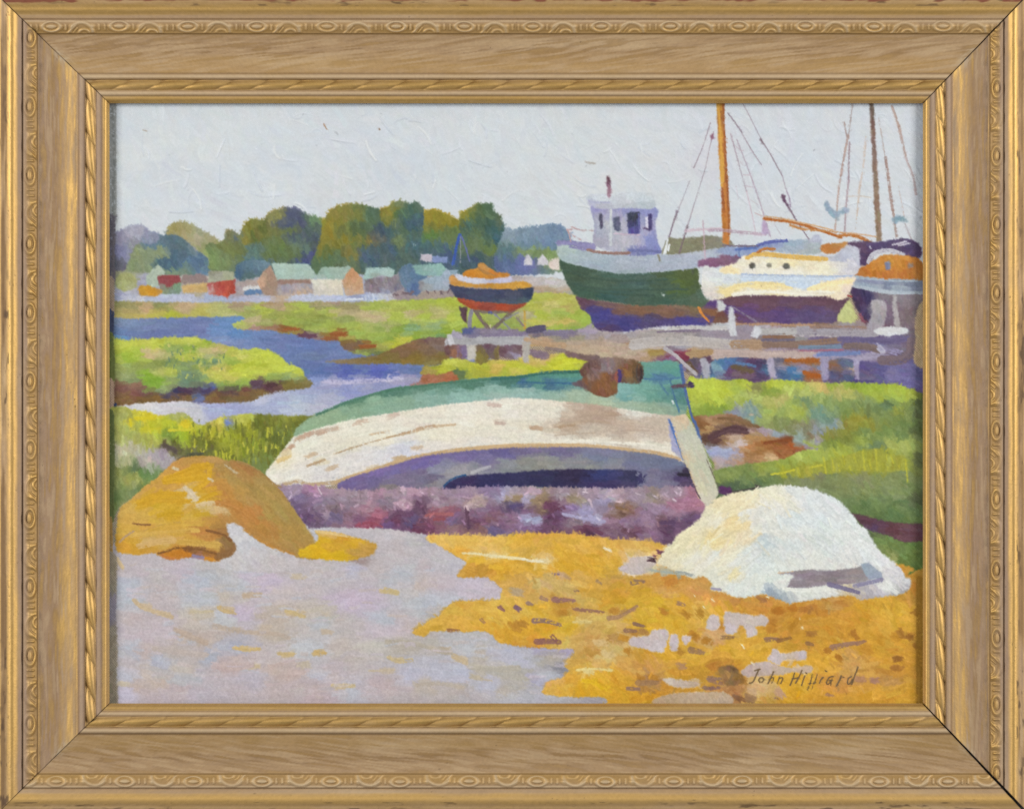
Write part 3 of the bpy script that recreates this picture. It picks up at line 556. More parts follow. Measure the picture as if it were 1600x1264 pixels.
# ---- small navy boat on a cradle
SB = new('painted_boat', None, 'small navy and orange painted boat propped on a cradle')
cr = new('cradle', SB)
region(cr, '22:1150,388 1215,398 1212,515 1180,484 1162,435', '5A4048', 85, 8, 4, .02, sm=False, warp=.5)
for a_, c_, w_ in (('22:1250,410 1235,480 1230,560', '888590', 6), ('22:1270,410 1320,480 1380,560', '78685E', 7), ('22:1400,420 1470,490 1545,560', '8A8A98', 3.5),
                   ('22:1560,400 1500,470 1400,560', '74685C', 6), ('23:118,415 122,480 120,550', 'C6A040', 4), ('23:60,470 110,530', '8A7a80', 3), ('22:1290,420 1440,425 1560,415', '7A6C5C', 5),
                   ('22:1500,480 1600,430', '8a8a90', 3)):
    path(a_, c_, w_, cr, dry=.15)
region(cr, '22:1170,555 1230,545 1600,560 1600,592 1180,595', '22:1200,565,55608F 1350,575,8A7F94 1550,575,857a90', 0, 10, 4, .02, sm=False, warp=.8)
dab('22:1382,400 1386,432', '5A6494', 6, cr); dab('22:1386,525 1388,548', 'D8CCA8', 2)
region(SB, '22:1076,222 1150,235 1300,252 1600,246 23:0,247 172,238 186,282 165,340 100,372 0,376 22:1600,376 1400,362 1250,345 1140,322 1108,280', '''22:1150,260,3F4560 1300,290,454A66 1500,300,3C4260
 23:50,270,42485E 100,340,4A6068 150,280,34405C 0,320,4a5468 22:1500,350,4a5668''', 3, 16, 5, .016, 6, warp=.5, fine=1)
kb = new('hull_bottom', SB, 'rust-red underside')
region(kb, '22:1138,320 1250,343 1400,360 1600,370 23:0,370 70,366 142,358 110,385 60,412 0,430 22:1560,428 1500,415 1400,418 1250,402 1180,368', '22:1250,365,A84A2A 1450,385,A8452A 1350,400,944a3c 23:20,385,A84A2C 50,410,8a4038 22:1550,400,9c4830', 8, 14, 5, .018, 6, warp=.5, fine=1)
sh = new('sheer_strake', SB, 'orange upper strake')
region(sh, '22:1086,155 1130,165 1200,200 1300,212 1600,195 23:0,205 80,195 160,212 172,238 0,256 22:1600,254 1400,250 1250,238 1095,222', '22:1110,175,C8904A 1200,215,CC9640 1400,235,C6903C 1550,220,CC983C 23:60,225,CF9A38', 3, 14, 4.5, .02, 6, warp=.5, fine=1)
cb = new('cabin', SB, 'white cabin side')
region(cb, '22:1128,138 1180,148 1250,165 1400,178 1530,150 1546,200 1400,208 1300,215 1180,196 1128,168', '22:1160,165,D0D0DC 1300,190,CFCFDC 1480,185,C4C2DA 1400,205,B8B6D0', 4, 13, 4.5, .012, 6, warp=.5, fine=1)
cv = new('cover', SB, 'orange canvas cover')
region(cv, '22:1178,148 1212,110 1286,95 1296,64 1340,64 1430,122 1520,133 1532,156 1400,174 1300,168 1245,162', '22:1230,130,CC8426 1320,120,D08C2E 1350,90,CC9450 1420,150,C47C2C 1380,110,C8924C 1500,145,C88434 1270,150,CC8020', 15, 12, 4.5, .024, 14, warp=.5, fine=1)
path('22:1300,92 1350,120 1420,150', 'B08048', 3); path('22:1300,98 1340,130 1370,140', 'A87A40', 2)
ms = new('mast', SB, 'slanting blue mast')
path('12:1155,1030 1130,1120 1108,1250', '3C5CAE', 4.6, ms, dry=.05); path('12:1170,1045 1195,1110 1228,1225', '6068A0', 2.4, ms, dry=.2); path('12:1160,1040 1160,1240', '8A9098', 1.8, ms, dry=.4)
dab('22:1075,130 1130,128', 'A8B8CC', 6); dab('12:818,1100 820,1115', 'D8E0E4', 1.5, dry=0)

# ---- the big green boat
GB = new('painted_boat', None, 'large green-hulled painted fishing boat with a white wheelhouse')
kl = new('hull_bottom', GB, 'violet and brown underside')
region(kl, '''23:515,305 600,330 800,358 1000,375 1300,370 1450,385 1500,355 1570,330 24:40,310 130,400 150,470 130,490 0,500 23:1540,530 1200,532 870,575 700,565 640,515 620,450 550,400''',
 '''23:580,350,6A4C5A 900,410,80604F 1200,420,83624F 1400,420,7F6A50 1550,440,8A6040 600,400,5F4560 700,430,48448A 900,500,484280 1200,500,53467A 750,530,503F68
 1450,500,4E488A 1060,490,524870 650,400,4a4480 680,480,484484 720,350,765c5c 1000,400,86644c 850,470,4a4484 1350,480,50468a 1500,470,5a4a80 24:20,350,5a3f78 80,430,785048 40,470,74503f 120,470,7a5548''',
 6, 18, 5.5, .016, 6, warp=.8, fine=1.4, power=7)
region(GB, '''23:384,28 470,60 560,82 750,122 900,137 1200,117 1420,90 1440,200 1500,280 1510,355 1440,392 1300,372 1000,377 800,352 600,330 520,308 480,270 430,180''',
 '''23:450,120,385A42 700,200,446350 1000,200,46645A 1200,220,42604A 1300,200,4C6B30 1350,160,4A6234 800,300,3E605A 1200,320,40624E 1450,320,4C664E 1000,330,42604E 600,270,3C604A
 500,160,3f5c46 900,160,48685c 1280,240,4a6c30 1380,230,44603a 1480,300,507058 850,240,426456''', lambda x, y: 8 if x < 960 else -3, 24, 5.5, .013, 5, warp=.6, fine=1.2)
for q in ('23:480,210 700,250 1000,260 1350,250', '23:520,250 800,290 1100,300', '23:440,120 700,180 1000,190 1200,180'): path(q, '3A5848', 3, dry=.4)
dab('23:1395,100 1400,140', '4a5a40', 4); dab('23:1165,295 1175,300', 'B0C0B8', 2, dry=0)
path('23:1442,395 1465,440 1515,490', 'DA8A3A', 4.5, kl, dry=.1)
bw = new('bulwark', GB, 'pale grey bulwark')
region(bw, '''13:374,1088 450,1112 600,1150 800,1178 950,1188 1140,1180 1300,1178 1600,1132 14:200,1098 340,1086 420,1100 300,1160 200,1190 0,1200 23:1440,60 1420,92 1200,117 900,137 750,122 560,82 386,28''',
 '''13:420,1130,AFC2BC 500,1180,A9BCC0 600,1200,A8B8C2 900,1220,ABB6C2 1200,1220,ACB8C4 1500,1160,B5BFCB 23:600,50,A3B5C0 900,80,A9B2C2 1200,70,ACB5C5 1400,40,AFB8C8
 900,125,9aaab2 700,100,a0b0bc 14:100,1140,A8B4CC 250,1120,8F9CC4 350,1100,7888b8''', lambda x, y: 12 if x < 960 else -5, 18, 5, .012, 5, warp=.5, fine=1)
region(bw, '23:1440,60 1450,35 1600,15 24:60,0 220,0 200,50 80,80 0,85 23:1440,85', '23:1500,50,8A6080 1580,60,865a7a 24:100,40,8A647E 200,15,7a5a78', -4, 12, 4.5, .016, warp=.6)
path('13:375,1088 450,1085 540,1095 640,1110', '908CB8', 8, bw, dry=.05); path('13:470,1110 560,1130 640,1130', '8C88B4', 6, bw, dry=.1)
wh = new('wheelhouse', GB, 'white and lilac wheelhouse')
region(wh, '13:622,812 700,830 1106,824 1112,960 1130,1080 1148,1172 920,1186 800,1160 700,1132 640,1082 650,950', '''13:680,880,A8A8BC 720,1050,A9A9BA 770,950,BFC5CC 860,1080,BEBCC6
 820,870,A9A8C6 960,1070,BDB9C8 1050,1060,8F97CC 1090,1100,8890C6 1050,860,9296C6 1020,920,9A9CBE 650,840,9C9ACA 760,1000,B5B8C4 1000,1165,787EB2 1090,1170,7A82B8
 900,1120,B8B8C4 880,840,9294C2 870,950,b4b4c4 1000,1000,aaaaca 660,1000,a6a6bc 940,1160,8086b6''', 86, 11, 4.5, .014, 14, warp=.5, fine=1)
rf = new('roof', GB, 'pale wheelhouse roof')
region(rf, '13:602,735 800,716 1080,718 1102,760 1108,828 900,830 700,832 618,812', '13:700,750,D2DBE0 900,740,D2DAE0 1050,750,CDD6DC 700,800,B5B8C4 900,800,BCC2CA 1050,800,B9C3C8 640,790,B8BCD0', 2, 12, 5, .01, warp=.5, fine=1.2)
path('13:605,770 640,782 760,785', 'B0B2CC', 3, rf, dry=.3)
for po, c_ in (('13:690,878 710,870 712,985 692,988', '48475F'), ('13:793,903 842,893 852,1002 825,1005 798,985', '565B74'),
               ('13:898,868 940,856 992,860 992,1025 908,1022', ''), ('13:1058,878 1086,868 1088,992 1058,1002', '4A4270')):
    wi = new('window', GB)
    region(wi, po, c_ or '13:950,900,363A4C 920,890,3E4458 950,960,4A4A78 950,1000,5A589A', 88, 8, 4, .03, sm=False, warp=.6, fine=1.2)
dab('13:985,870 990,990', '6464A0', 2.5); dab('13:1040,900 1045,980', 'D0CEE0', 4); dab('13:1020,975 1060,985', '5A4A70', 3); dab('13:770,840 772,1110', 'C6CCD0', 3.5, dry=.3)
path('13:800,1020 900,1025 990,1030', 'C8B4C4', 2.5, dry=.3)
pi = new('funnel', GB, 'maroon pole on the roof')
region(pi, '13:740,588 756,588 778,632 774,700 772,765 752,740 742,650', '13:750,620,6A4658 765,680,A07C8C 755,720,a48090 748,600,6a4a54', 86, 8, 3, .02, sm=False, warp=.4)
rl = new('bow_rail', GB, 'pink bow rail')
for q, w_ in (('13:478,968 540,990 642,998', 2.6), ('13:440,990 455,1020 470,1080', 2.4), ('13:475,1030 510,1050 548,1068', 2.4), ('13:440,992 480,985', 2)): path(q, 'BFA0A0', w_, rl, dry=.2)
path('13:598,1145 700,1165 850,1172 918,1165', '97776E', 5, bw, dry=.1); path('13:918,1150 1030,1150 1150,1160', '7076A8', 5, bw, dry=.1)
dab('13:1130,1180 1145,1225', '8a8878', 3)
# orange mast and its lines
mt = new('mast', GB, 'tall orange mast')
region(mt, '14:48,20 102,20 108,300 122,500 135,700 146,900 142,1070 96,1062 84,800 80,600 62,400', '''14:62,80,D9A03A 95,100,8F5530 75,300,D29540 105,350,A86230 80,560,CF9448 112,600,AA6033 100,900,C87E34
 132,950,B06A30 110,1050,D0803A 70,450,D69a40 120,750,A86034''', 88, 16, 4, .018, 4, sm=False, warp=.4, fine=.9, power=4, blur=3)
path('14:64,30 68,180 80,420 92,640', 'D6A044', 4.6, mt, dry=.2); path('14:96,30 100,180 110,420 122,640 134,860 134,1000', 'A05C2E', 3.6, mt, dry=.2); path('14:104,620 118,860 114,1050', 'C47C38', 4, mt, dry=.25)
rg = new('rigging', GB, 'thin violet rigging lines')
for q, c_, w_, d_ in (('13:1528,180 1470,360 1400,522', '8A7480', 2, .35), ('13:1370,620 1290,830 1215,1045', '8F7C8A', 2, .3), ('13:1550,250 1525,360 1490,520', '9A8890', 1.8, .4),
                      ('13:1490,520 1410,780 1355,960', '9A8C98', 2, .35), ('13:1355,960 1330,1050 1295,1165', '7F6A74', 4.4, .2), ('13:1275,850 1240,950 1215,1045', '7A6878', 3, .25),
                      ('13:1470,920 1480,1060 1492,1215', 'C4A4B4', 2.8, .3), ('13:1340,1000 1450,990 1600,985', 'CDB4C0', 5, .45), ('14:-10,965 100,968 250,985 400,992', 'B79FB0', 6.5, .4),
                      ('14:128,105 185,180 232,250', '7A6474', 2.8, .25), ('14:232,250 300,370 375,485', '9A8894', 2, .35), ('14:242,40 300,150 375,300', '9A8A96', 1.8, .25),
                      ('14:375,300 450,420 530,570', '8A7480', 2.6, .25), ('14:530,570 560,680', 'A89AA8', 2, .4), ('14:525,708 580,800 640,905 724,1032', '6F5568', 2.8, .15),
                      ('14:560,680 580,720 592,795', '9A85A0', 3.4, .25), ('14:150,260 210,480 265,680', '9F8C9A', 2.4, .35), ('14:265,680 300,820 332,972', 'C4AEBA', 1.8, .35),
                      ('14:195,300 260,470 330,660 440,1010', 'A896A6', 2.4, .35), ('14:170,220 190,260', 'b8a8b0', 1.6, .3), ('14:185,345 215,372 242,382', 'C0A8B2', 1.7, .2),
                      ('14:220,458 240,488 262,490', 'B49CAA', 1.7, .2), ('14:240,558 285,560', 'C0AAB4', 1.7, .2), ('14:262,640 312,648', 'BCA4B0', 1.7, .2), ('14:298,745 350,778', 'C4B0BA', 1.7, .2),
                      ('14:470,920 520,1000', 'B8A8B4', 2, .3), ('14:330,840 395,868', 'C8A8A8', 2.4, .3), ('14:190,640 205,740', 'C8C0C8', 1.6, .3)):
    path(q, c_, w_ * .8, rg, dry=d_ * .55, jit=.05, a=.74)
region(rg, '14:385,895 402,885 442,1002 378,990', 'B6A6C4', 80, 9, 4, .02, sm=False, warp=.6)
region(rg, '13:1534,272 1550,268 1555,305 1540,325 1530,300', '8F6478', 80, 6, 3, .02, sm=False); region(rg, '14:365,292 382,290 400,330 388,335', '75606c', 60, 6, 3, .02, sm=False)
region(rg, '14:520,705 545,700 565,760 580,830 550,770 530,745', '6a5068', 60, 6, 3, .02, sm=False)
dab('13:1205,1060 1185,1170 1215,1100 1205,1150', 'E0E6E6', 4, dry=.1)

# ---- violet boat at the right edge
RB = new('painted_boat', None, 'painted boat with an orange cabin at the right edge')
rm = new('mast', RB, 'dark brown mast')
region(rm, '14:1168,20 1200,20 1212,250 1226,450 1240,700 1252,850 1262,1048 1226,1050 1208,800 1200,600 1190,350', '14:1180,100,78665A 1205,300,84685F 1225,600,917666 1235,900,937C66 1245,700,8f7462', 87, 14, 4, .03, 4, sm=False, warp=.4, fine=1.4)
rr = new('rigging', RB, 'broken brown rigging lines')
for q, c_, w_, d_ in (('14:1045,35 1030,160 1012,290', '9A8A86', 2.2, .4), ('14:985,170 995,230 1005,285', 'A08A84', 3, .45), ('14:1012,270 985,420 960,560', 'A8897F', 4, .5),
                      ('14:960,560 940,720 915,960', 'B0948A', 3.8, .5), ('14:1025,320 1020,460 1018,600', '8F747C', 3, .42), ('14:1018,600 1000,780 985,985', 'A08890', 2.6, .45),
                      ('14:1150,280 1125,480 1100,640', 'CDBCB0', 4.6, .55), ('14:1100,640 1085,800 1068,965', 'CBB8A8', 4, .5), ('14:1240,140 1262,280 1285,430', 'B0A09A', 2.2, .5),
                      ('14:1285,430 1310,600 1342,820', '9A7A70', 5, .42), ('14:1342,820 1358,930 1372,1020', 'A0867C', 4.4, .42), ('14:1338,55 1365,130 1385,200', 'B09488', 5.5, .48),
                      ('14:1385,200 1410,320 1440,430', 'AC8F84', 4.6, .45), ('14:1440,430 1490,570 1512,700', 'B09A9A', 3.6, .45), ('14:1380,640 1405,760 1425,870', 'C8B4AC', 2.4, .45),
                      ('14:1425,900 1460,990 1495,1062', 'A89CA0', 2.4, .3), ('14:1020,715 1100,712 1180,725', 'CCC0B4', 2.4, .5)):
    path(q, c_, w_ * .9, rr, dry=d_ * .75, jit=.06, a=.78)
sl1 = new('furled_sail', RB, 'larger blue-grey furled sail')
region(sl1, '14:840,772 862,752 892,800 932,830 980,805 1022,803 1022,826 965,852 942,900 920,884 862,832', '14:870,800,88A0B6 930,840,90A8BC 1000,815,9CB0C2 930,880,98a8b0', 40, 9, 4.5, .03, warp=1.2, fine=3, alpha=.8)
sl2 = new('furled_sail', RB, 'smaller blue-grey furled sail')
region(sl2, '14:1334,890 1372,858 1440,880 1452,908 1400,902 1352,918', '14:1370,880,7F9EB0 1430,895,8CA6B4', 10, 9, 4.5, .03, warp=1.2, fine=3, alpha=.8)
bo = new('boom', RB, 'long orange boom')
path('14:395,878 500,892 620,906 740,945 860,985 960,1020', 'B4672A', 4.8, bo, dry=.08); path('14:400,862 560,885 700,915 900,965', 'CFA67A', 2.2, bo, dry=.2)
path('14:590,925 700,960 900,975 1060,1010 1180,1050', 'C0864C', 4, bo, dry=.35); path('14:940,1010 1060,1005 1150,1040', 'B87438', 5, bo, dry=.25); path('14:900,975 1060,990 1220,1012', 'CDAA88', 2, bo, dry=.35)
region(RB, '24:1040,230 1200,262 1360,280 1562,272 p:1470,470 1470,515 24:1450,540 1200,545 1130,480 1085,400 1050,330', '''24:1080,330,45304F 1120,420,40325A 1150,300,3F3560 1250,290,807882 1450,330,857A80 1450,450,7A6A72
 1320,400,7C6A80 1500,400,78686E 1400,300,8A8288 1200,400,70687c 1130,480,6a4450''', 80, 12, 5, .02, 14, warp=.8)
h2 = new('hull', RB, 'slate grey topside')
region(h2, '24:1045,148 1180,160 1300,172 1520,175 1600,195 1600,275 1350,272 1200,250 1040,218', '24:1150,190,858EA8 1300,215,8089A0 1480,225,80899E 1100,220,9AA8B8 1400,255,A5B4BE 1200,240,A8B4C0', 4, 18, 5, .014, 5, warp=.5, fine=1)
path('24:1045,150 1180,165 1350,178 1520,178', 'A5B4C2', 4, h2, dry=.1); path('24:1042,222 1200,250 1350,268 1555,268', 'B0BCC6', 5, h2, dry=.15)
rd = new('deck', RB, 'dark violet deck')
region(rd, '14:1000,1065 1080,1050 1250,1052 1440,1030 1530,1068 1560,1130 1522,1185 1420,1152 1300,1122 1210,1150 1160,1224 24:1060,70 1080,20 14:1095,1112 1030,1080', '14:1100,1100,5C4460 1250,1080,554870 1450,1090,534668 1110,1180,503F62 1050,1065,5a4460 1510,1120,5a4468', 3, 14, 5, .02, warp=.8)
for q in ('14:1340,1070 1440,1045', '14:1380,1075 1470,1060', '14:1170,1090 1180,1100'): dab(q, 'C0BCCA', 3, dry=.5)
oc = new('cabin', RB, 'bright orange cabin')
region(oc, '24:1048,140 1055,108 1150,72 1200,30 14:1215,1188 1262,1152 1400,1150 1520,1170 1580,1230 24:1600,60 1600,180 1500,175 1250,165', '''24:1200,100,C67C2A 1400,60,CB8330 1300,130,C07634 1520,80,BE782E 1080,125,B66E34
 1250,50,CC8838 1450,120,BE7632 14:1350,1190,CF8F40 1280,1170,C88436''', 75, 11, 5, .022, 20, warp=.6, fine=1.2)
path('14:1160,1200 1190,1145 1260,1118 1340,1115 1420,1140', 'C2C2CC', 6, oc, dry=.15)
ow = new('window', RB); region(ow, '24:1286,42 1326,40 1326,104 1290,106', '7C84A2', 88, 7, 4, .02, sm=False, warp=.6)
ow = new('window', RB); region(ow, '24:1460,55 1492,55 1492,88 1460,88', '948072', 88, 6, 4, .02, sm=False, warp=.6)
st = new('cradle', RB, 'pale grey props and sill')
region(st, '24:1178,345 1230,322 1295,358 1282,500 1225,560 1150,540 1190,430', '24:1230,360,B0ACB0 1220,450,A4A0A4 1200,530,A8A0A8 1260,420,A0989c', 88, 12, 6, .02, warp=.7)
region(st, '24:1343,290 1372,288 1382,420 1396,520 1360,522 1342,400', 'B2AEAE', 88, 12, 5, .014, sm=False, warp=.5)
region(st, '24:1208,545 1300,525 1440,533 1452,570 1300,592 1220,572', 'D6D9DA', 0, 13, 5, .01, warp=.7)
dab('24:1100,430 1120,480 1110,470 1140,490', '8A5060', 4); dab('24:1225,660 1270,700', 'B0ACC4', 6)
region(new('bare_canvas', CANVAS), '24:1532,372 1556,350 1600,350 1600,800 1500,790 1510,640 1506,500', 'C4A880', 88, 14, 4, .02, warp=1)

# ---- white boat
WB = new('painted_boat', None, 'cream-white painted cabin boat with three portholes')
dkk = new('deck', WB, 'blue-grey deck and coaming')
region(dkk, '14:100,1092 345,1078 480,1040 560,1040 720,1036 800,1000 815,1132 600,1142 400,1112 250,1152 60,1130', '14:500,1080,A5B3C0 700,1080,ABB6C0 620,1060,A0B2C4 300,1110,8C9CC6 200,1120,94a4c6 780,1050,B8BACC 450,1060,8090c4 740,1110,a8b4b4', 2, 14, 5, .014, warp=.6)
path('14:345,1078 440,1050 560,1040', '5A64A8', 4, dkk, dry=.1); path('14:95,1075 200,1080 345,1082', '74687C', 3.4, dkk, dry=.1); path('14:190,1108 260,1100 335,1094', '5C74B2', 4, dkk, dry=.1); path('14:210,1110 215,1160', '7088b8', 3, dry=.2)
region(dkk, '14:820,1078 960,1060 1012,1054 990,1092 920,1137 830,1132', '14:870,1100,C07C3A 960,1080,C08848 900,1120,b87a44', 10, 10, 5, .02, warp=.7)
region(dkk, '14:800,1150 920,1155 980,1092 1050,1080 1095,1112 1102,1224 24:1100,80 1050,110 950,60 840,30', '14:1000,1150,C0C5D4 1060,1130,C4C8D6 1080,1200,C8CAD8 870,1170,C2C4CC 950,1170,b8bccc', 70, 13, 6, .012, warp=.7)
wk = new('hull_bottom', WB, 'maroon underside')
region(wk, '24:60,335 110,308 270,288 640,298 850,298 960,328 1020,315 1000,370 930,482 800,495 600,498 330,492 200,492 120,460 100,400', '''24:200,320,6A4A55 400,340,694A58 700,340,66485A 900,350,664858 300,430,68487E 500,440,5D4678 700,430,5C4C78 850,430,62507A
 150,390,5A3F78 930,400,66485A 150,450,6a4a50 350,480,6a5070''', 4, 20, 6, .014, 7, warp=.7, fine=1.4)
region(WB, '24:-48,78 0,85 70,108 200,133 600,148 1040,148 1050,200 1022,282 955,327 850,302 640,302 500,292 270,292 180,292 60,325 -20,322 -62,240', '''24:-20,200,D8D8D6 20,150,D5DAE0 100,170,CFD8E0 300,165,C3D2E2 600,165,C0D2E6
 900,160,CFD6E2 100,250,E0CF9C 350,215,E8D59C 530,225,E5D29C 500,190,C5D4E4 680,220,C0D2E8 850,210,EBD9A6 950,200,EDDCC0 300,260,E2E0D5 600,260,E5E0CC 900,260,E8DCC0 150,270,E0D09C
 1000,250,E0D0C4 -10,280,D2CCCC 780,240,e4dcc4 440,210,e6d49c 740,190,c4d4e6''', lambda x, y: 4, 18, 5, .012, 7, warp=.6, fine=1.6)
ck = new('cabin', WB, 'cream cabin with a yellow roof edge')
region(ck, '24:70,102 200,48 14:205,1190 250,1152 300,1165 600,1178 840,1190 1000,1200 24:1000,25 1080,60 1045,150 600,148 220,132 100,130', '''24:150,90,EBDAB0 250,60,E0DFD5 400,100,E3E0D5 600,110,E0DFD8 700,50,E0D8C0
 850,80,E5DFC8 950,60,D8D6D4 1020,80,CCCCD8 300,110,E2DFD8 500,40,e4dcc0 14:300,1200,E2DCC8 600,1200,E4D8B0''', 4, 15, 5, .012, 8, warp=.6, fine=1.6)
path('24:240,168 600,166 900,168', 'C3D3E6', 7, WB, dry=.2); path('24:90,268 200,226 350,206 480,206 590,228', 'E8D69E', 7, WB, dry=.15)
path('24:560,200 680,226 790,194', 'C3D4E8', 7, WB, dry=.15); path('24:730,248 850,208 950,192 1030,188', 'ECDCAC', 8, WB, dry=.15); path('24:170,285 400,262 640,272 900,275', 'E6E2D4', 6, WB, dry=.2)
path('24:230,135 600,146 1040,150', 'A9BAD6', 2.6, WB, dry=.3)
path('14:275,1168 330,1140 450,1145 600,1160 850,1178', 'DDB45E', 7, ck, dry=.2); path('14:350,1130 400,1105 470,1106', 'BE7838', 5, ck, dry=.1)
for cx_, cy_, c_, r_ in ((310, 74, '57544C', 21), (435, 72, '8F8A7A', 17), (561, 77, '5E5C54', 22)):
    pw = new('porthole', WB)
    region(pw, '24:' + ' '.join('%.1f,%.1f' % (cx_ + r_ * 1.1 * math.cos(k * .7854), cy_ + r_ * math.sin(k * .7854)) for k in range(8)), c_, 0, 5, 4, .03, warp=.5, fine=1)
stw = new('prop', WB, 'white slanted prop'); region(stw, '24:50,332 86,328 122,372 116,406 56,408', 'C8CCCC', 50, 8, 5, .01, sm=False, warp=.6)
stw = new('prop', WB, 'tall white prop'); region(stw, '24:134,380 166,368 186,480 192,590 140,586', 'CCCFD2', 85, 12, 5, .01, sm=False, warp=.6)
path('24:170,380 250,430 335,482', '86798F', 3, stw, dry=.25)
stw = new('prop', WB, 'short white block'); region(stw, '24:325,520 366,520 376,572 346,602 300,596', 'D0D3D8', 80, 8, 5, .01, sm=False, warp=.7)
grn = new('painted_bush', None, 'pale green painted wedge between the white boat and the orange-cabin boat')
region(grn, '24:1020,330 1060,400 1082,460 1042,492 980,490 934,470 960,410', 'C4CB84', 60, 9, 5, .014, warp=.6)
dab('24:1010,290 1040,300', 'A04848', 3)
# ---- grass left of the upturned boat
LG = new('painted_grass', None, 'yellow-green painted grass left of the upturned boat')
region(LG, '''31:-10,80 300,72 420,95 600,80 720,172 850,118 1080,85 1300,97 1560,97 1620,90 1450,230 1240,560 1180,560 900,450 700,440 540,450 300,640 100,800 60,880 -10,880''',
 '''31:150,110,A8B060 250,100,C8C030 340,100,D8C826 340,70,CFC028 180,150,D2C226 120,170,A9B45A 250,150,A9B248 400,160,B8C02A 500,150,B8C428 600,160,DAC824 640,110,A5B060
 560,100,B0B868 330,190,C2C02C 450,240,6A9834 480,210,769A32 400,240,AFBE36 550,260,9CC02A 600,220,A8C22A 660,210,C0C026 700,200,B5BC2E 520,290,5F6A22 600,300,A0BE2E
 700,300,6A7020 690,270,707526 740,230,A0AA2E 780,210,B5B62C 800,170,BDB050 800,290,6E6F20 850,180,C0B042 900,200,99A028 920,150,8090B8 870,130,C8C046 1000,130,C0C258
 1060,110,B8BE48 1050,160,A8AA30 960,260,A6B228 900,300,A0A82C 1000,200,808A26 1100,240,8F9A28 1150,150,667022 1200,110,6C7828 1300,130,768030 1390,110,8E9432 1450,150,667026
 1200,220,6A7826 1300,250,66742E 1400,220,6A7830 1180,330,869A2E 1050,330,7C8A26 1000,350,96A028 950,380,868F28 1100,380,7C8A2E 1250,350,66762E 1150,440,758A46 1200,480,6A8540
 880,360,727A28 780,350,6C6C38 560,340,6A6440 460,330,655A4A 500,350,6F6A45 650,350,6C6E3E 280,290,A5AC50 350,310,A9AE54 200,230,A5AE58 120,250,A8B05A 120,350,C0BE9C
 110,400,BDBF98 200,320,B0AE8C 250,390,BAB4A5 350,380,AEA4A8 430,400,A9A0A8 300,450,B5AEA0 170,410,B0B080 450,450,A8A0A5 150,440,9AA070 150,480,7C9052 230,490,5A8048
 130,540,8C9C52 200,560,94A052 250,570,96A458 300,540,588A44 330,560,649048 150,600,98A052 220,620,869856 110,600,7C9452 130,690,6C8A4C 180,670,749054 250,640,668042
 90,720,5C7F40 100,800,6C8A46 150,750,829054 400,300,a8b050 440,280,9cae40''', 84, 11, 5, .03, 16, warp=1.2, fine=2.4, power=6)
for k in range(170):
    x = rng.uniform(640, 1420); y = rng.uniform(120, 440)
    c = ['B2B430', '6A7026', '98A22C', '7A8228', 'C2BE40', '5E6822'][int(rng.integers(0, 6))]
    if x > 1150 and c in ('B2B430', 'C2BE40', '98A22C') and rng.random() < .6: c = '707C2A'
    if y > 440 - max(0, (900 - x)) * .2: continue
    if x > 1240 and y > 97 + (1560 - x) * 1.1: continue
    dab('31:%.0f,%.0f %.0f,%.0f' % (x, y, x + rng.normal(0, 8), y + rng.uniform(25, 70)), c, rng.uniform(1.6, 3.2), LG, dry=.35)
dab('31:220,115 370,112 235,125 300,120 180,120 195,180', 'D6C822', 5, dry=.15); dab('31:275,190 420,195 480,205 640,200', 'C8C228', 4, dry=.25); dab('31:570,150 630,160 590,175 640,170', 'DCC826', 8, dry=.1)
dab('31:905,140 935,160', '7C8EBE', 5)
path('p:168,648 169,700 168,760 168,812', '66783F', 20, LG, dry=.12)

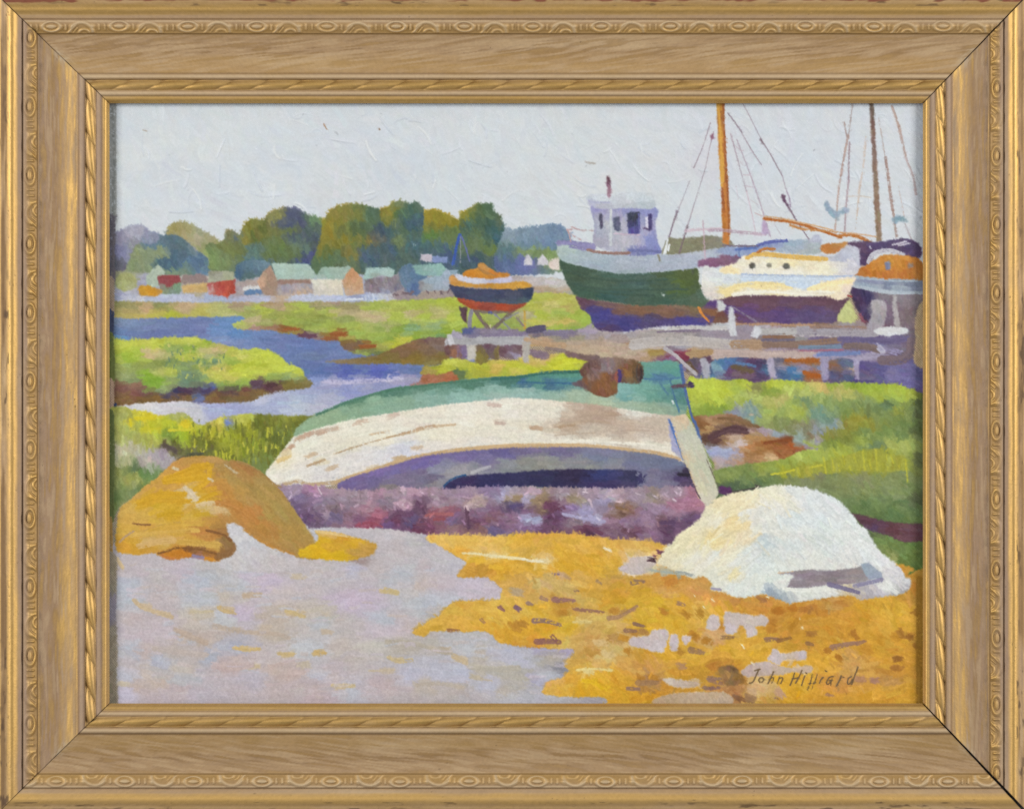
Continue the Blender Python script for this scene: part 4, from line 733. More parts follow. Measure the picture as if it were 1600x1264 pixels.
# ---- sand and seaweed foreground
region(SAND, 'p:140,845 180,850 300,830 470,800 600,815 760,830 900,840 1000,900 1000,1130 140,1130', '''41:200,150,C0B6C0 150,250,B5BED0 180,380,B5BFCE 400,200,BCB8BC 400,320,BDB4BA 550,180,C2B5C4
 720,210,B3BCD0 850,130,BCBABC 750,350,BBC2CC 700,400,B9C0D0 900,330,C2B8B0 1000,250,BCC2CC 1100,200,C3B9CC 1250,240,C5B8D0 1100,340,C4B098 1300,300,C5BAC0 1400,150,C2BCC0
 1450,190,C8B8A0 400,400,BEB4BC 300,420,CFB898 450,480,C9B498 250,500,C0B4B8 720,460,C8BCAA 930,450,CDB48C 900,500,BEC4CC 1020,470,C5B6D0 1300,480,C2B4A8 1430,470,CDB68F
 1200,580,C4B4A4 1000,600,C2B2A0 1300,620,C1B5AA 1500,600,C2BCBE 600,640,C0AC9C 700,670,BFB0A8 300,650,C5B8C4 400,600,C2B6C2 150,680,C2BAC6 950,720,A9AFC8 800,640,C0B4B0
 1050,745,D0B47A 1370,780,CFB684 180,740,B3BED0 280,760,C2B2B4 500,760,BDB2AE 700,780,BFB4B6 780,815,A8B0C4 400,830,AFB8CC 1000,840,C2B0B0 900,870,C0ADB0 1200,800,C4B9BE
 1120,860,CFBC9C 1300,900,C4B2AC 1500,860,C5B8A4 1450,930,C3AEAC 300,900,C2B7B4 600,900,C4BAB6 200,850,BFB6BE 150,950,BBBED0 600,960,AFB6C4 800,960,BFB8C4 1100,960,BDB8CA
 1300,1000,C0B0B2 400,1000,C6B6AC 250,1030,C2B0AC 500,1050,BFB0B8 150,1080,C6C0D8 130,1010,CCBFA8 700,1080,BDB4C4 400,1100,C0B2BC 1000,1080,BDB2BC 1400,1080,BFB2B8
 1550,1000,C0B0B0 1560,930,BFC0CC 1530,730,C0C6D0 100,130,BDB6BC 42:300,60,BFBCC4 100,130,C0BCC0 200,200,C0BAC0 340,130,B8BAD4 400,80,A89898 500,150,C2BAC0 750,120,BFC2CA 720,200,B5BDCC
 700,80,C0BAC2 1000,90,C0BCC6 600,310,CDB888 400,380,C3B6D0 300,400,C5B6D0 850,250,C6B8B4 1000,260,C5BAC6 1250,270,C6BCCF 1350,300,C5BAC8 900,400,B5BFD0 850,450,B6BFCC
 1000,370,BAC0D0 950,470,BDB6B4 700,500,C2B9C4 580,520,B8C0D0 100,480,C2B8A8 150,620,C4B4A0 300,550,BFB8BC 500,600,C4BAC8 650,600,C6BAC8 800,580,C4B8BC 100,550,BAC0C8
 90,780,CDB27C 300,740,C2B8B4 500,720,C4C0B8 750,720,B8B0A4 900,730,B8B2AC 1050,760,BDAE98 700,830,CDBA90 900,830,BBBCCC 1000,880,BBBFD2 1170,820,CDB99A 1300,780,BFB4A8
 1200,750,BCC2CC 1450,800,BABDD0 1550,830,B8BCD2 600,900,C4B4A0 800,950,BABCD4 1000,950,BCBED4 1130,930,BABED6 1350,900,BCB4A8 1500,920,BAB4A8 1280,960,C0B49C 1400,970,B8BACC
 260,1020,CFBA90 350,1065,BDC2D2 100,1020,C6B4B8 80,1100,C4B0BA 500,1050,C0B2BC 600,1020,BFAEB4 900,1020,BFB4AA 1100,1040,BCB2B0 1370,1040,B8BED6 1500,1060,BDB4AC
 700,1100,BFB4B8 1000,1110,BEB6B8 1300,1090,BDB8C0 1550,1110,BFC0C8 200,900,C0B4BC 60,970,BCBCD0 43:50,780,B5BAD0 250,750,A8A6CC 450,760,A9A4C4 250,830,B0ACA4 350,800,B2AAA0
 100,850,BCC0D4 100,950,B5B0A4 300,940,B8BCC8 250,980,A8AACA 100,1020,B8B4AC 150,1080,B5B8C4 50,1130,BCC0D2 250,1110,B9BACC 400,1110,B8B8C0 600,1120,A8A4B0 400,900,8A8A98
 32:600,1000,C2BEC6 700,1100,C0B8C0 800,1060,BDBCC4 1000,1150,C0BCC6 650,1200,BFBAC2 900,1230,C2B6C0 300,1240,BFBAC4 1100,1200,BEBCC8 50,980,BFC0CC 1000,1000,A9A8C0''',
 lambda x, y: 4 + 8 * math.sin(x * .01), 22, 6.5, .010, 9, warp=1.2, power=4, wob=14, h=.3, blur=2,
 spot=lambda x, y, c: y > 870 and c[0] - c[2] > .12)
for q, c_, w_ in (('41:215,375 260,420 330,450 500,505', 'CCB48E', 8), ('41:645,460 720,465 810,460', 'C9BC9C', 6), ('41:860,430 900,455 985,470', 'D0B47E', 9), ('41:1370,460 1430,475 1500,500', 'CFB67E', 8),
                  ('41:530,600 620,645 760,700', 'BFAB9C', 12), ('41:820,570 1000,610 1300,630 1390,660', 'C0AFA0', 9), ('41:975,740 1060,750 1160,745', 'D2B472', 7), ('41:1310,780 1420,785', 'D0B67C', 8),
                  ('41:1090,890 1150,870', 'CFBC96', 9), ('41:1050,340 1170,335', 'C2AC94', 9), ('42:60,770 140,780', 'D2B06C', 8), ('42:620,810 700,840 790,830', 'CDB888', 9), ('42:1110,800 1200,850', 'CDB894', 13),
                  ('42:190,1020 350,1025', 'CFBA8C', 8), ('42:590,300 680,320', 'CDB880', 11), ('42:600,690 800,700 1000,760 1090,775', 'B5AC9C', 9), ('42:1240,880 1400,900 1600,890', 'BAB4A6', 12),
                  ('42:830,1020 1000,1005 1180,1040', 'BDB2A6', 10), ('42:340,70 420,85 440,70', 'A28E90', 5), ('42:1230,960 1400,985', 'C0B4A0', 3), ('42:470,910 650,905', 'C6B49A', 4),
                  ('41:370,745 560,770 760,790', 'BEB2AE', 12), ('41:900,870 1000,880 1100,860', 'C3AFAF', 14)):
    path(q, c_, w_ * .78, dry=.2, jit=.02)
for k in range(130):
    x = rng.uniform(190, 880); y = rng.uniform(880, 1090)
    c = ['BEC4D4', 'C8BCCC', 'C4B6B2', 'B9B2BA', 'CBC2C8', 'B4BBCB'][k % 6]
    if RG[int(y - OY), int(x - OX)] == SAND:
        stroke(x - OX, y - OY, x - OX + rng.uniform(8, 30), y - OY + rng.normal(0, 2.5), rng.uniform(2.5, 6), hexc(c), dry=.4, h=.4, bend=rng.normal(0, 1.5), a=.6)
region(WEED, '''32:910,1005 1050,992 1150,990 1500,985 33:0,980 300,960 500,980 800,1020 1100,1040 1290,1000 34:0,1100 34:1400,1180 44:1440,200 1600,200 1600,1300 43:700,1300 745,1155 700,1112 400,1106 258,1082
 280,1032 300,992 400,972 455,905 420,862 500,782 480,742 380,742 100,732 0,712 42:1460,702 1400,642 1350,612 1150,617 960,612 880,652 795,622 900,552 1000,492 1080,412 1200,382 1440,382 1470,332 1475,282
 1390,222 1350,202 1140,202 1200,112 1190,72 32:1130,1160 1000,1080 930,1050''', '''32:1000,1040,D5B05C 1200,1050,D2AC54 1400,1080,D3AE58 1500,1040,D0A84A 1150,1110,CFA040 1300,1130,D2AF64 1400,1150,D4BC84 1300,1180,CFA432
 1500,1190,D0A232 1300,1240,B88732 1500,1230,CC9A28 33:100,1030,CFA33C 300,1020,CFA146 500,1050,D0A444 200,1100,CBA042 100,1120,C9A24A 250,1190,D2C094 400,1130,CFA038
 600,1100,CEA044 800,1090,CBA04A 1000,1080,C9A050 1150,1080,C9A044 600,1180,CC9C32 800,1180,CD9F3C 400,1220,CA9A2A 100,1230,CB9C32 900,1130,D0AC70 1000,1190,CDBCB0 950,1200,CBBAB4
 1050,1150,CBB07A 43:100,100,C69A34 200,120,C89C34 400,100,CB9C32 600,80,CE9E32 800,60,CE9E3A 700,130,CD9E32 950,80,CCBCB4 1000,130,CBBCBC 900,150,CABCBC 1080,140,BFB69A
 1180,160,A8A89C 1300,160,A0A8A8 100,200,C2984A 250,240,BFA470 400,190,B8987A 150,300,C09A52 50,310,A8947A 450,260,C0A060 550,230,C39A4C 700,240,C89A40 750,200,B8904A
 1100,240,BF8E40 1200,210,B88034 1300,260,C08F46 1450,250,BF8F4A 1550,260,BC904A 600,300,C4983A 800,320,C2902A 900,280,C59838 1000,320,C39830 1200,320,C69554 1400,320,CA9454
 1550,380,C98F44 600,370,C0A04C 550,360,BFA05C 750,360,C89830 900,400,C8A02C 1100,380,CCA42C 1300,360,C89A30 30,440,CFA848 250,440,C9A038 420,470,AE7C2A 400,440,B58532
 600,500,C4A45C 540,520,C8B06C 800,450,AC7C30 930,440,A98058 1180,460,AE7728 1000,480,C8A030 1350,490,A87826 1450,480,A67826 1500,430,C8A048 100,550,A8782A 40,580,AE7C2A
 450,560,C9A434 250,600,CC9A28 100,640,CB9A2C 430,590,CBA42E 650,580,BF9A52 600,640,C29856 750,600,C2A050 850,570,C4A05A 1000,540,C9A230 1200,560,CAA02C 950,620,A87832
 1020,620,9F743E 150,700,C48F36 450,690,C8A85C 550,680,C49C5C 700,700,C4A878 850,690,C5A670 780,650,A88042 800,740,C0A468 900,760,B07C2A 880,660,B07E2A 1300,640,C89A38
 1400,650,A87426 1500,680,A57226 1300,760,AA7C2E 1200,780,C99A2C 1050,790,BC8C2E 600,790,B08034 530,780,C09C5A 700,810,C8AE72 550,870,C6A24C 700,870,C8A45C 900,870,C09048
 1100,860,C4944C 1300,870,A8805C 1250,820,C59838 1450,830,CA9C30 1550,800,C6943A 1550,880,A8702A 600,910,D0C088 500,960,CC9C38 650,960,CE9E2C 800,940,CF9C30 620,1010,CFA022
 700,1040,CFA020 350,1020,CFA25A 400,1060,CDA038 550,1070,CC9C20 850,1010,C8962A 1050,1000,9F7650 1000,960,A57228 1100,960,A87628 1400,1010,C0AA90 1500,960,B58830 800,1100,CB9A24
 1000,1100,C89224 1150,1070,B88228 1250,1110,C0A07C 1400,1100,C5AC90 1550,1100,C4A884 1300,940,C08C2C 750,780,C8B080
 44:100,340,C08A42 200,370,B88344 300,380,BB883C 50,420,C89A28 250,430,C08A32 400,370,9A6A40 500,440,A86A1E 600,430,AA6C20 750,420,B07834 700,440,A86F30 900,400,B88A44
 1000,370,B98738 1100,430,C4942E 1300,420,C89A32 1400,400,CA9C34 1450,330,B58434 1500,260,B87A2A 1450,500,C89834 1520,450,9A6A24 1540,700,8F6020 1300,530,CA9A38 1200,550,C99836
 1100,500,BF8C2C 900,520,BF8A2C 700,500,BC862E 800,450,B88230 600,560,BA8630 60,550,B07C2E 450,520,AC742A 450,580,B07828 700,620,BC8A2C 740,610,9A6A2C 1050,620,A26C24
 850,740,A36C22 950,790,A26C22 1150,720,B58028 1350,640,B58024 1450,630,8F5F24 1400,600,9A6A26 1250,660,C08E2C 200,720,CFA038 300,780,CCA032 100,700,C99C30 40,650,C0986A
 380,700,C89A34 600,790,CBB49A 300,860,C0A48C 350,890,BFA690 530,870,C8B29C 650,860,C9B090 100,830,B57F2E 80,910,A07838 200,930,85602C 230,960,9A6C2E 780,830,CC9A30
 850,860,CB9A32 700,910,CE9E30 550,950,CA9A2C 800,930,C8923A 1000,930,BF8C4A 1100,950,A57A5C 1200,950,A07664 1300,960,B0844A 1250,880,B07C30 1150,850,C09042 1000,850,C49654
 1300,800,C48F2E 1380,800,8A5C26 1370,860,9A682A 1430,850,C08C30 950,1000,C08840 700,1000,CB9C30 600,1060,CA9828 400,1020,C8A878 500,1050,B59078 300,1040,C0A080 150,1030,A87848
 100,1090,C4AC90 200,1090,80583C 280,1090,8A6A50 400,1090,C09848 800,1080,C8922C 1000,1080,CA9634 1200,1050,CB9830 1400,1050,C4902C 1300,1100,C58F2C''',
 lambda x, y: 12 + 30 * math.sin(x * .021 + y * .03), 17, 7.5, .022, 22, warp=1.3, fine=2.6, power=6, wob=12, h=.4, dens=1.25,
 spot=lambda x, y, c: c.mean() < .46 or (c[0] - c[2] < .30 and y > 880))
for k in range(240):       # short loaded touches in the weed
    x = rng.uniform(820, 1440); y = rng.uniform(850, 1095)
    yi, xi = int(y - OY), int(x - OX)
    if RG[yi, xi] != WEED: continue
    c = C[yi, xi] * rng.uniform(.86, 1.12) + np.array([.01, 0, -.03]) * rng.normal(0, 1)
    a = math.radians(rng.choice([10, 60, 120, 95]) + rng.normal(0, 14)); l = rng.uniform(4, 12)
    stroke(x - OX, y - OY, x - OX + math.cos(a) * l, y - OY + math.sin(a) * l, rng.uniform(2.4, 5), np.clip(c, 0, .9), dry=.3, h=.6, a=.8)
for q, c_, w_ in (('43:345,370 490,378', '94666A', 10), ('43:495,435 590,455 720,468', '97685F', 7), ('43:190,530 280,535 390,560', '84697A', 9), ('43:215,690 300,685 385,690', '8A5A5E', 11),
                  ('43:330,650 360,680', '86565C', 8), ('43:55,430 85,440', '7A586A', 9), ('43:145,400 175,410', '907270', 6), ('43:250,360 290,375', 'A07A6C', 8), ('43:340,180 380,180', '867090', 8),
                  ('43:940,240 1020,235', '907268', 12), ('43:760,510 850,495 970,420', 'A88060', 8), ('43:955,555 1020,575', '7F5C58', 7), ('43:885,605 960,610', '946c58', 8), ('43:980,1000 1130,1000', 'A07850', 9),
                  ('43:900,1045 990,1048', '8F6E68', 6), ('43:1480,1040 1600,1040', '8C6E68', 8), ('43:1520,970 1600,970', '8F7068', 9), ('43:1380,750 1470,770', '967258', 11), ('43:1285,400 1330,415', 'A07A66', 8),
                  ('44:90,640 170,640', '96704C', 8), ('44:410,655 500,655', '8F685A', 8), ('44:500,660 590,640', '8f6030', 7), ('44:715,680 750,690', '936840', 8), ('44:900,710 960,700 1060,680', '9C7468', 11), ('44:1080,680 1140,660', '986e60', 7),
                  ('44:0,1010 60,1000', '8A6458', 7), ('44:0,950 100,980', '9A7262', 8), ('44:860,1055 900,1062', 'A87A60', 7), ('43:500,300 530,305', '8a6a60', 5), ('43:670,230 700,250', 'a88868', 6), ('42:1070,600 1150,605', '94603f', 6),
                  ('42:1460,430 1490,450', '8A5A64', 8), ('42:1320,520 1345,545', 'A87A58', 6), ('42:1585,430 1600,460', '80607a', 6), ('44:480,1080 500,1090', '7f5a60', 5)):
    path(q, c_, w_ * .95, new('painted_pebble', None), dry=.3, taper=.4, a=.78)
for po, c_ in (('43:908,690 940,660 1060,645 1085,605 1130,600 1180,592 1215,630 1200,690 1175,770 1110,765 1000,740 925,722', '43:1000,690,CDBFC0 1110,640,D0C2C0 1180,640,CDC0C0 1120,730,CFC4C6 960,690,cabcbc'),
               ('43:1225,645 1285,645 1280,755 1225,750', 'CEC2C2'), ('43:1315,655 1380,648 1385,675 1335,718', 'D3C5C2'), ('43:1500,540 1530,495 1590,500 1600,570 1550,608 1500,590', 'CDC2C0'),
               ('44:0,490 40,485 68,540 40,580 0,590', 'CFC0BC'), ('44:105,460 200,460 330,480 400,475 428,520 400,560 330,560 350,600 310,640 270,640 262,580 215,545 200,600 130,620 108,580', '44:160,500,CBBCB4 150,580,D0C4C8 300,510,CDBEB4 390,520,CABCB4 290,600,CFC2C0'),
               ('44:425,790 480,720 520,760 610,745 700,740 710,800 660,810 560,800 510,840 440,810', '44:500,760,CDC0BC 460,790,CDC0C4 680,780,CABCC0 590,790,CBB8A4'),
               ('44:228,900 300,835 420,818 520,850 620,865 740,840 740,900 600,900 480,920 260,925', '44:280,870,C6B0A8 400,840,CAB8B4 350,890,C2AA98 530,870,C8B29C 680,860,CBB298'),
               ('43:1160,972 1230,970 1350,985 1450,1010 1350,1045 1220,1020', '43:1210,990,D2C4B4 1290,1020,CCBAAA 1400,1015,C4AE96'),
               ('43:1120,1120 1300,1080 1600,1070 44:100,1040 170,1085 150,1140 43:1600,1180 1120,1180', '43:1250,1110,C2A684 1400,1100,C6AE92 1550,1100,C6AC8A 44:60,1090,C6AE94'),
               ('43:830,140 915,95 925,60 1050,40 1120,70 1100,120 1050,170 940,185', '43:950,80,CCBEB6 1000,130,CBBEBC 900,150,CABEBC 1060,140,c4b8a8')):
    region(new('painted_shell_patch', None), po, c_, 75, 8, 5, .012, warp=1.2, fine=2.4, h=.7)
path('33:0,1172 100,1178 180,1192 255,1194', 'D8D2BE', 4, dry=.2, h=.8); path('32:1180,1135 1300,1140 1450,1160 1600,1175', 'D8CDA8', 5, dry=.25); path('33:725,1100 770,1120', 'D6CDB8', 4)
path('43:520,905 640,895 780,905', 'D2C284', 3.5, dry=.3); path('43:560,980 650,1000 720,1060', 'D4AC1C', 5, dry=.2); path('43:490,540 560,540 620,545', 'CDB87A', 4, dry=.2)
for q in ('42:1400,505 1408,515', '43:1470,420 1485,435', '43:1530,365 1555,385', '43:1403,330 1412,350', '44:12,345 20,370', '44:410,340 430,345', '44:655,490 660,505', '44:675,562 680,575', '44:300,820 320,840', '44:230,690 250,720'):
    dab(q, 'E0D6B8', 1.8, dry=.45, h=.9)
path('p:1437,905 1437,1000 1437,1098', 'A07426', 11, WEED, dry=.35)

# ---- the upturned boat
OB = new('painted_boat', None, 'upturned white and green painted rowing boat in the middle of the picture')
HW = '''p:415,741 428,722 439,708 466,676 482,668 542,655 612,644 661,636 707,630 769,624 795,621 857,624 939,632 1001,642 1042,648 1062,650 1070,722 1049,716 1022,709 981,704 919,698 857,698 795,698 728,702
 666,710 624,722 562,740 532,752 515,760 470,762 435,758'''
hang = lambda x, y: -30 if x < 470 else (-20 + (x - 470) * .085 if x < 780 else min(8, 0 + (x - 780) * .03))
region(OB, HW, '''31:1280,530,DCDAD0 1400,470,E0DCD0 1500,520,DAD9D8 1550,300,DDDCD0 1400,330,C5A488 1480,260,C3A68A 1540,230,C8A890 1350,420,DCC080 1300,560,D8D5D0 1400,590,C8B090 1370,380,d8c8a0 1340,450,e0d8c0
 32:100,220,C5A890 200,190,C8B098 400,140,CDB8A4 300,230,DEDCD0 650,100,CFBBAC 900,80,DDD8CC 1200,100,DFDCD2 1430,20,CDB8AC 1450,150,CBB6A8 1300,200,DEDACC 1000,250,E0DCCC 600,270,DFDCCF
 300,300,DAD5C4 100,320,DAD6CA 40,390,CDB494 200,490,CDB69A 350,440,D8D5D4 500,400,D6D5DA 700,350,CDCFDC 830,340,CDB89F 1000,320,DAD4D0 1300,300,DDD8D2 100,550,D5D2D2 100,440,D8CFB8
 500,480,D2C4AE 700,420,C8AE88 1550,200,DDD9CC 1550,80,DFDCD4 33:100,80,DDD8CC 300,60,DCD7CB 600,90,BFA892 700,100,B8A08C 450,170,C2AC94 900,150,C5B29F 1000,150,C6B6A6
 1100,200,C8B8A8 700,200,C6B6A4 600,220,C8BAA8 200,190,C8B098 100,250,DDDACF 400,280,DAD6CA 700,290,DDD9CF 1100,320,DDD8CB 900,270,CDBFAE 1150,280,D0C2B2 1200,340,DFD9CC
 950,60,DAD9D2 200,310,D5C9B0 100,160,D8D2C2 850,220,C4B2A0 1150,150,c8baa8''', hang, 22, 5.5, .009, 5, warp=.6, fine=1.4, power=5, h=.45,
 spot=lambda x, y, c: c.mean() < .80 and (x < 880 or y > 690))
for q, c_, w_, d_ in (('32:0,475 70,450 130,428', 'B08C60', 3, .25), ('32:215,380 400,320 600,262 780,215', 'AE8A5C', 2.4, .38), ('32:600,262 780,220 950,180 1120,160', 'C0A078', 3, .4),
                      ('32:700,225 850,190 960,170', 'B89470', 4, .42), ('33:530,140 650,135 760,150', 'B09880', 3, .3), ('33:350,245 500,230 650,225', 'B8A48C', 2.4, .35),
                      ('33:700,160 900,170 1100,190', 'BDAA98', 2.4, .4), ('33:850,210 1000,205 1100,215', 'b8a290', 2, .4), ('33:380,180 440,165 500,165', 'AC8F70', 4, .3), ('33:170,190 210,185 245,195', 'BFA080', 6, .3),
                      ('32:480,240 560,225 620,215', 'C8AC88', 3, .4), ('33:510,100 620,85 740,90', 'B39c86', 4, .35)):
    path(q, c_, w_, dry=d_ + .06, a=.72)
path('32:190,610 300,570 500,505 700,438 900,392 1100,360 1300,340 1600,320 33:50,325 300,322 600,325 900,355 1100,375 1290,425', 'CBAC80', 6, OB, dry=.2)
path('31:1310,628 1380,605 1450,590 32:20,615 200,600', 'BFA684', 5, dry=.35)
path('33:300,290 600,285 850,300 1100,325 1220,345', 'E0DCD0', 5, dry=.3, h=.8); path('31:1240,560 1330,590 1450,570', 'E2E0D8', 6, dry=.25, h=.8)
gr = new('bottom_paint', OB, 'green band along the keel side')
region(gr, '''p:462,672 480,655 495,648 548,627 612,610 661,603 707,598 769,592 795,591 857,582 905,580 960,568 1005,567 1057,565 1065,585 1071,610 1072,648 1042,648 1001,643 939,633 857,625 795,622 769,625 707,631
 661,638 612,645 542,657 480,674 462,682''', '''22:350,1150,7CB586 200,1220,82BA82 500,1110,7CB88E 700,1090,7CB48E 900,1060,82B8A0 1200,1040,8ABFAC 1500,1020,88BFAC 1550,950,3A7C66 1200,975,458668 900,1000,4A8C6C
 650,1030,45886A 350,1100,509468 1500,1060,98C0B0 23:100,1020,90BFB0 300,1040,8CBBA5 500,1070,96BF98 700,1100,A6C598 900,1120,96C09A 1100,1150,8CB88E 1200,1160,86B090 200,935,4A987E
 400,910,4A9E7E 100,950,3A6A90 300,970,3C6D90 400,950,4A8894 250,980,56988A 1100,860,5AA590 1250,850,54A590 1150,930,4A7EA8 1000,1020,6AB09A 1100,1050,5EA890 1200,1100,5AA088
 900,1050,6CB0A8 1270,1040,4A8890 1300,1100,4A8E80 1200,960,5EA592 1050,1000,68ae98 850,1020,7ab8ac''', lambda x, y: hang(x, y) if x < 950 else 8, 20, 5, .014, 6, warp=.6, fine=1.2, power=6)
path('p:495,648 548,627 612,609 661,603 707,598 769,592', '3E8460', 4, gr, dry=.15); path('p:769,592 795,591 857,583 905,581', '2F7462', 5, gr, dry=.1); path('p:810,597 850,598 905,600', '336A94', 3, gr, dry=.2)
path('23:1030,930 1150,935 1290,922', '4A7EA8', 4, gr, dry=.12); path('23:1140,950 1170,1000 1205,1050', '4A809C', 2.6, gr, dry=.2); path('23:1222,940 1250,1050 1290,1180', '4074A0', 3, gr, dry=.2)
path('23:1300,830 1320,940 1345,1050 1375,1180 1400,1255 33:1410,150 1450,300', '4666AA', 4.6, gr, dry=.12)
dab('23:1238,1100 1245,1120', 'D8E4E4', 3, dry=0)
un = new('hull_interior', OB, 'violet-grey shadowed underside')
region(un, '32:232,645 255,600 400,546 700,456 900,402 1200,366 1600,336 33:0,342 300,337 600,337 900,366 1100,390 1290,436 1380,505 1420,645 1000,642 500,652 0,640 32:1600,645 800,655 400,672 260,664', '''32:350,590,766698 600,510,7C6CA2
 900,430,7565A2 1200,390,766A9C 1500,370,6A6295 500,600,726690 700,590,7D7290 600,640,8A7F80 900,560,7C7590 1000,500,8C8CA0 950,580,6C6780 980,610,908A90 1100,540,9C9AA0 1200,500,9D9AA0
 1300,470,8C8C98 1500,450,8C8E98 1550,490,8A8F90 1350,430,766C98 33:100,370,766C92 400,370,746C90 100,440,8C8E88 300,450,90928A 500,450,8A8A90 200,490,8C8E86 700,420,788098
 800,470,8A8A94 1000,440,747A92 1150,440,727892 1100,560,7A7690 1250,470,727894 1300,560,50406A 1350,540,3A2F48 1350,610,5A4A6A 1150,610,7E7892 700,380,7C7C98 950,480,727290
 1230,530,6a6480 600,500,8c8e8c''', lambda x, y: -13 if x < 660 else 3, 18, 5.5, .013, 6, warp=.5, fine=1.4, power=6)
dk = new('opening', OB, 'dark indigo gap under the hull')
region(dk, '32:1012,656 1035,630 1080,596 1180,558 1400,536 1600,528 33:0,533 200,514 450,504 800,504 930,512 995,522 1012,545 1022,575 1000,625 850,650 600,652 200,632 0,642 32:1600,642 1300,642 1120,652 1020,662', '''32:1200,600,382E58 1400,580,312E5A
 33:200,570,323055 500,530,312A4C 700,560,363C70 700,610,3D3360 950,580,363658 900,620,4A4065 0,580,34305a''', 0, 18, 5, .012, 5, warp=.4, fine=1.4)
path('32:1022,645 1060,600 1110,570 1200,545', '2E5684', 3, dk, dry=.15); path('32:1250,526 1310,505 1382,482', 'BDBCC0', 4, un, dry=.3, h=.8, a=.7)
for k in range(16): dab('33:%.0f,%.0f %.0f,%.0f' % (rng.uniform(960, 1010), rng.uniform(515, 640), rng.uniform(1020, 1060), rng.uniform(515, 640)), '757590', 3, dry=.45)
for k in range(10): dab('33:%.0f,%.0f %.0f,%.0f' % (rng.uniform(960, 1000), rng.uniform(530, 610), rng.uniform(1000, 1040), rng.uniform(530, 610)), '3A3560', 2.5, dry=.5)
dab('33:1280,540 1370,545', '2E2838', 6)
# gravel under the boat
GV = new('painted_gravel', None, 'purple and pink painted gravel under the upturned boat')
region(GV, '''31:1310,640 1340,632 32:0,632 230,652 400,672 800,652 1040,657 1300,642 1600,642 33:0,642 500,652 1060,646 1420,648 1460,720 1495,790 1445,885 1310,1010 1225,1085 1100,1050 1000,1042 800,1032 500,992 200,982 0,1002
 32:1540,1002 1400,1010 1240,1002 880,992 700,962 530,947 300,942 60,942 0,932 31:1590,962 1500,902 1460,852 1390,740''', '''31:1400,660,9A86A0 1560,660,A8809F 1500,720,7C6D92 1550,790,725C78 1440,780,6C5780 1520,880,5C4570 1580,740,8A6F95
 32:60,660,B888A8 150,650,A58AA0 250,700,A08C9C 100,740,887D96 400,700,A38C9C 520,690,B488A0 700,680,A58FA0 800,670,B893AB 600,750,8A7A8C 350,760,8F7D90 200,800,7F6A70
 740,760,BC96A6 850,770,6A4865 1000,740,A08898 1200,700,A28AA0 1280,740,B59F95 1500,690,A5A5CA 1400,670,8F7A9C 1560,720,9A8068 100,850,77607F 130,840,AA90A5 220,840,685E88
 300,860,8F6F85 430,800,A87C8E 550,850,A8647A 450,910,9E4A64 540,870,A45466 600,900,684E82 650,880,703C60 720,830,684468 800,880,64527A 880,930,6F3C58 1050,840,9E5A62
 1020,870,9C4A58 1000,890,8F5F70 1200,850,7F607A 1220,900,683F5A 1100,880,6E5E8A 1150,950,8F6A70 1400,870,805464 1500,920,805E80 1350,800,876888 1560,770,524870 1550,860,886885
 1400,960,625A85 1300,970,8A6468 400,870,855878 50,900,6D5470 33:50,680,9F8F9C 200,650,B898A8 400,680,9F8A98 600,690,9C8A9C 750,690,B8A8B5 900,680,A08A9A 1000,700,A090A0
 1200,680,9C8898 1100,710,8F8070 100,720,A5A0C4 50,730,9F8A5C 230,720,95805C 500,720,98886C 700,740,9590B2 850,790,8A6854 50,770,574670 150,830,805E80 330,780,6A3A56 250,810,806454
 450,800,866E9A 560,830,9E98C2 650,880,A5A5CA 350,860,653C60 150,865,A0B0D0 100,910,886890 300,950,6F4868 500,890,857080 600,950,6A3A56 700,960,7F5D78 800,880,9A7890 900,900,8F7392
 1050,890,957897 950,970,6A3F58 850,950,7A6070 1100,800,987E9A 1300,770,AA6E8A 1400,740,B2778F 1250,840,9F7D95 1150,870,7A5A65 1250,900,604468 1350,890,6A4D70 1200,960,5A3D60
 1100,980,8A6885 1300,960,785678 1220,1050,654868 1000,1010,856880 720,810,8F8098 820,830,80604F''', lambda x, y: 6 + 16 * math.sin(x * .05), 11, 5, .03, 22, warp=1.2, fine=2.8, power=6, wob=8, h=.5)
for q, c_, w_ in (('32:830,745 860,790 890,830', '64405F', 6), ('32:600,890 660,840 720,830', '6A4664', 6), ('32:1210,800 1215,860 1225,940', '603F58', 8), ('32:70,840 120,885', '6F5878', 6), ('32:180,840 260,885', '6A5F82', 6), ('33:285,755 350,790 380,800', '6A3854', 6),
                  ('33:310,840 360,890', '68405E', 7), ('33:580,930 700,985', '6C3C58', 6), ('33:790,920 880,1010', '80607A', 6), ('33:870,960 960,1010', '6A4454', 8), ('33:1150,900 1250,900', '5F446A', 8), ('33:10,780 100,765', '55487A', 5),
                  ('32:900,850 960,835 1100,840', 'A85A5E', 5), ('32:960,885 1040,880', 'A04A50', 5), ('32:380,925 480,905 570,935', 'A44A60', 5), ('32:500,845 560,860', 'B4647A', 5), ('33:420,840 600,880 720,900', 'A4A2CA', 7), ('33:820,790 900,810', '86643C', 6)):
    path(q, c_, w_ * .85, GV, dry=.15, h=.6)
for k in range(240):
    x = rng.uniform(440, 1090); y = rng.uniform(766, 830); yi, xi = int(y - OY), int(x - OX)
    if RG[yi, xi] != GV: continue
    c = np.clip(C[yi, xi] * rng.uniform(.8, 1.3), 0, .85)
    a = rng.uniform(0, 3.1); l = rng.uniform(2, 8)
    stroke(x - OX, y - OY, x - OX + math.cos(a) * l, y - OY + math.sin(a) * l, rng.uniform(1.5, 3.4), c, dry=.2, h=.7)
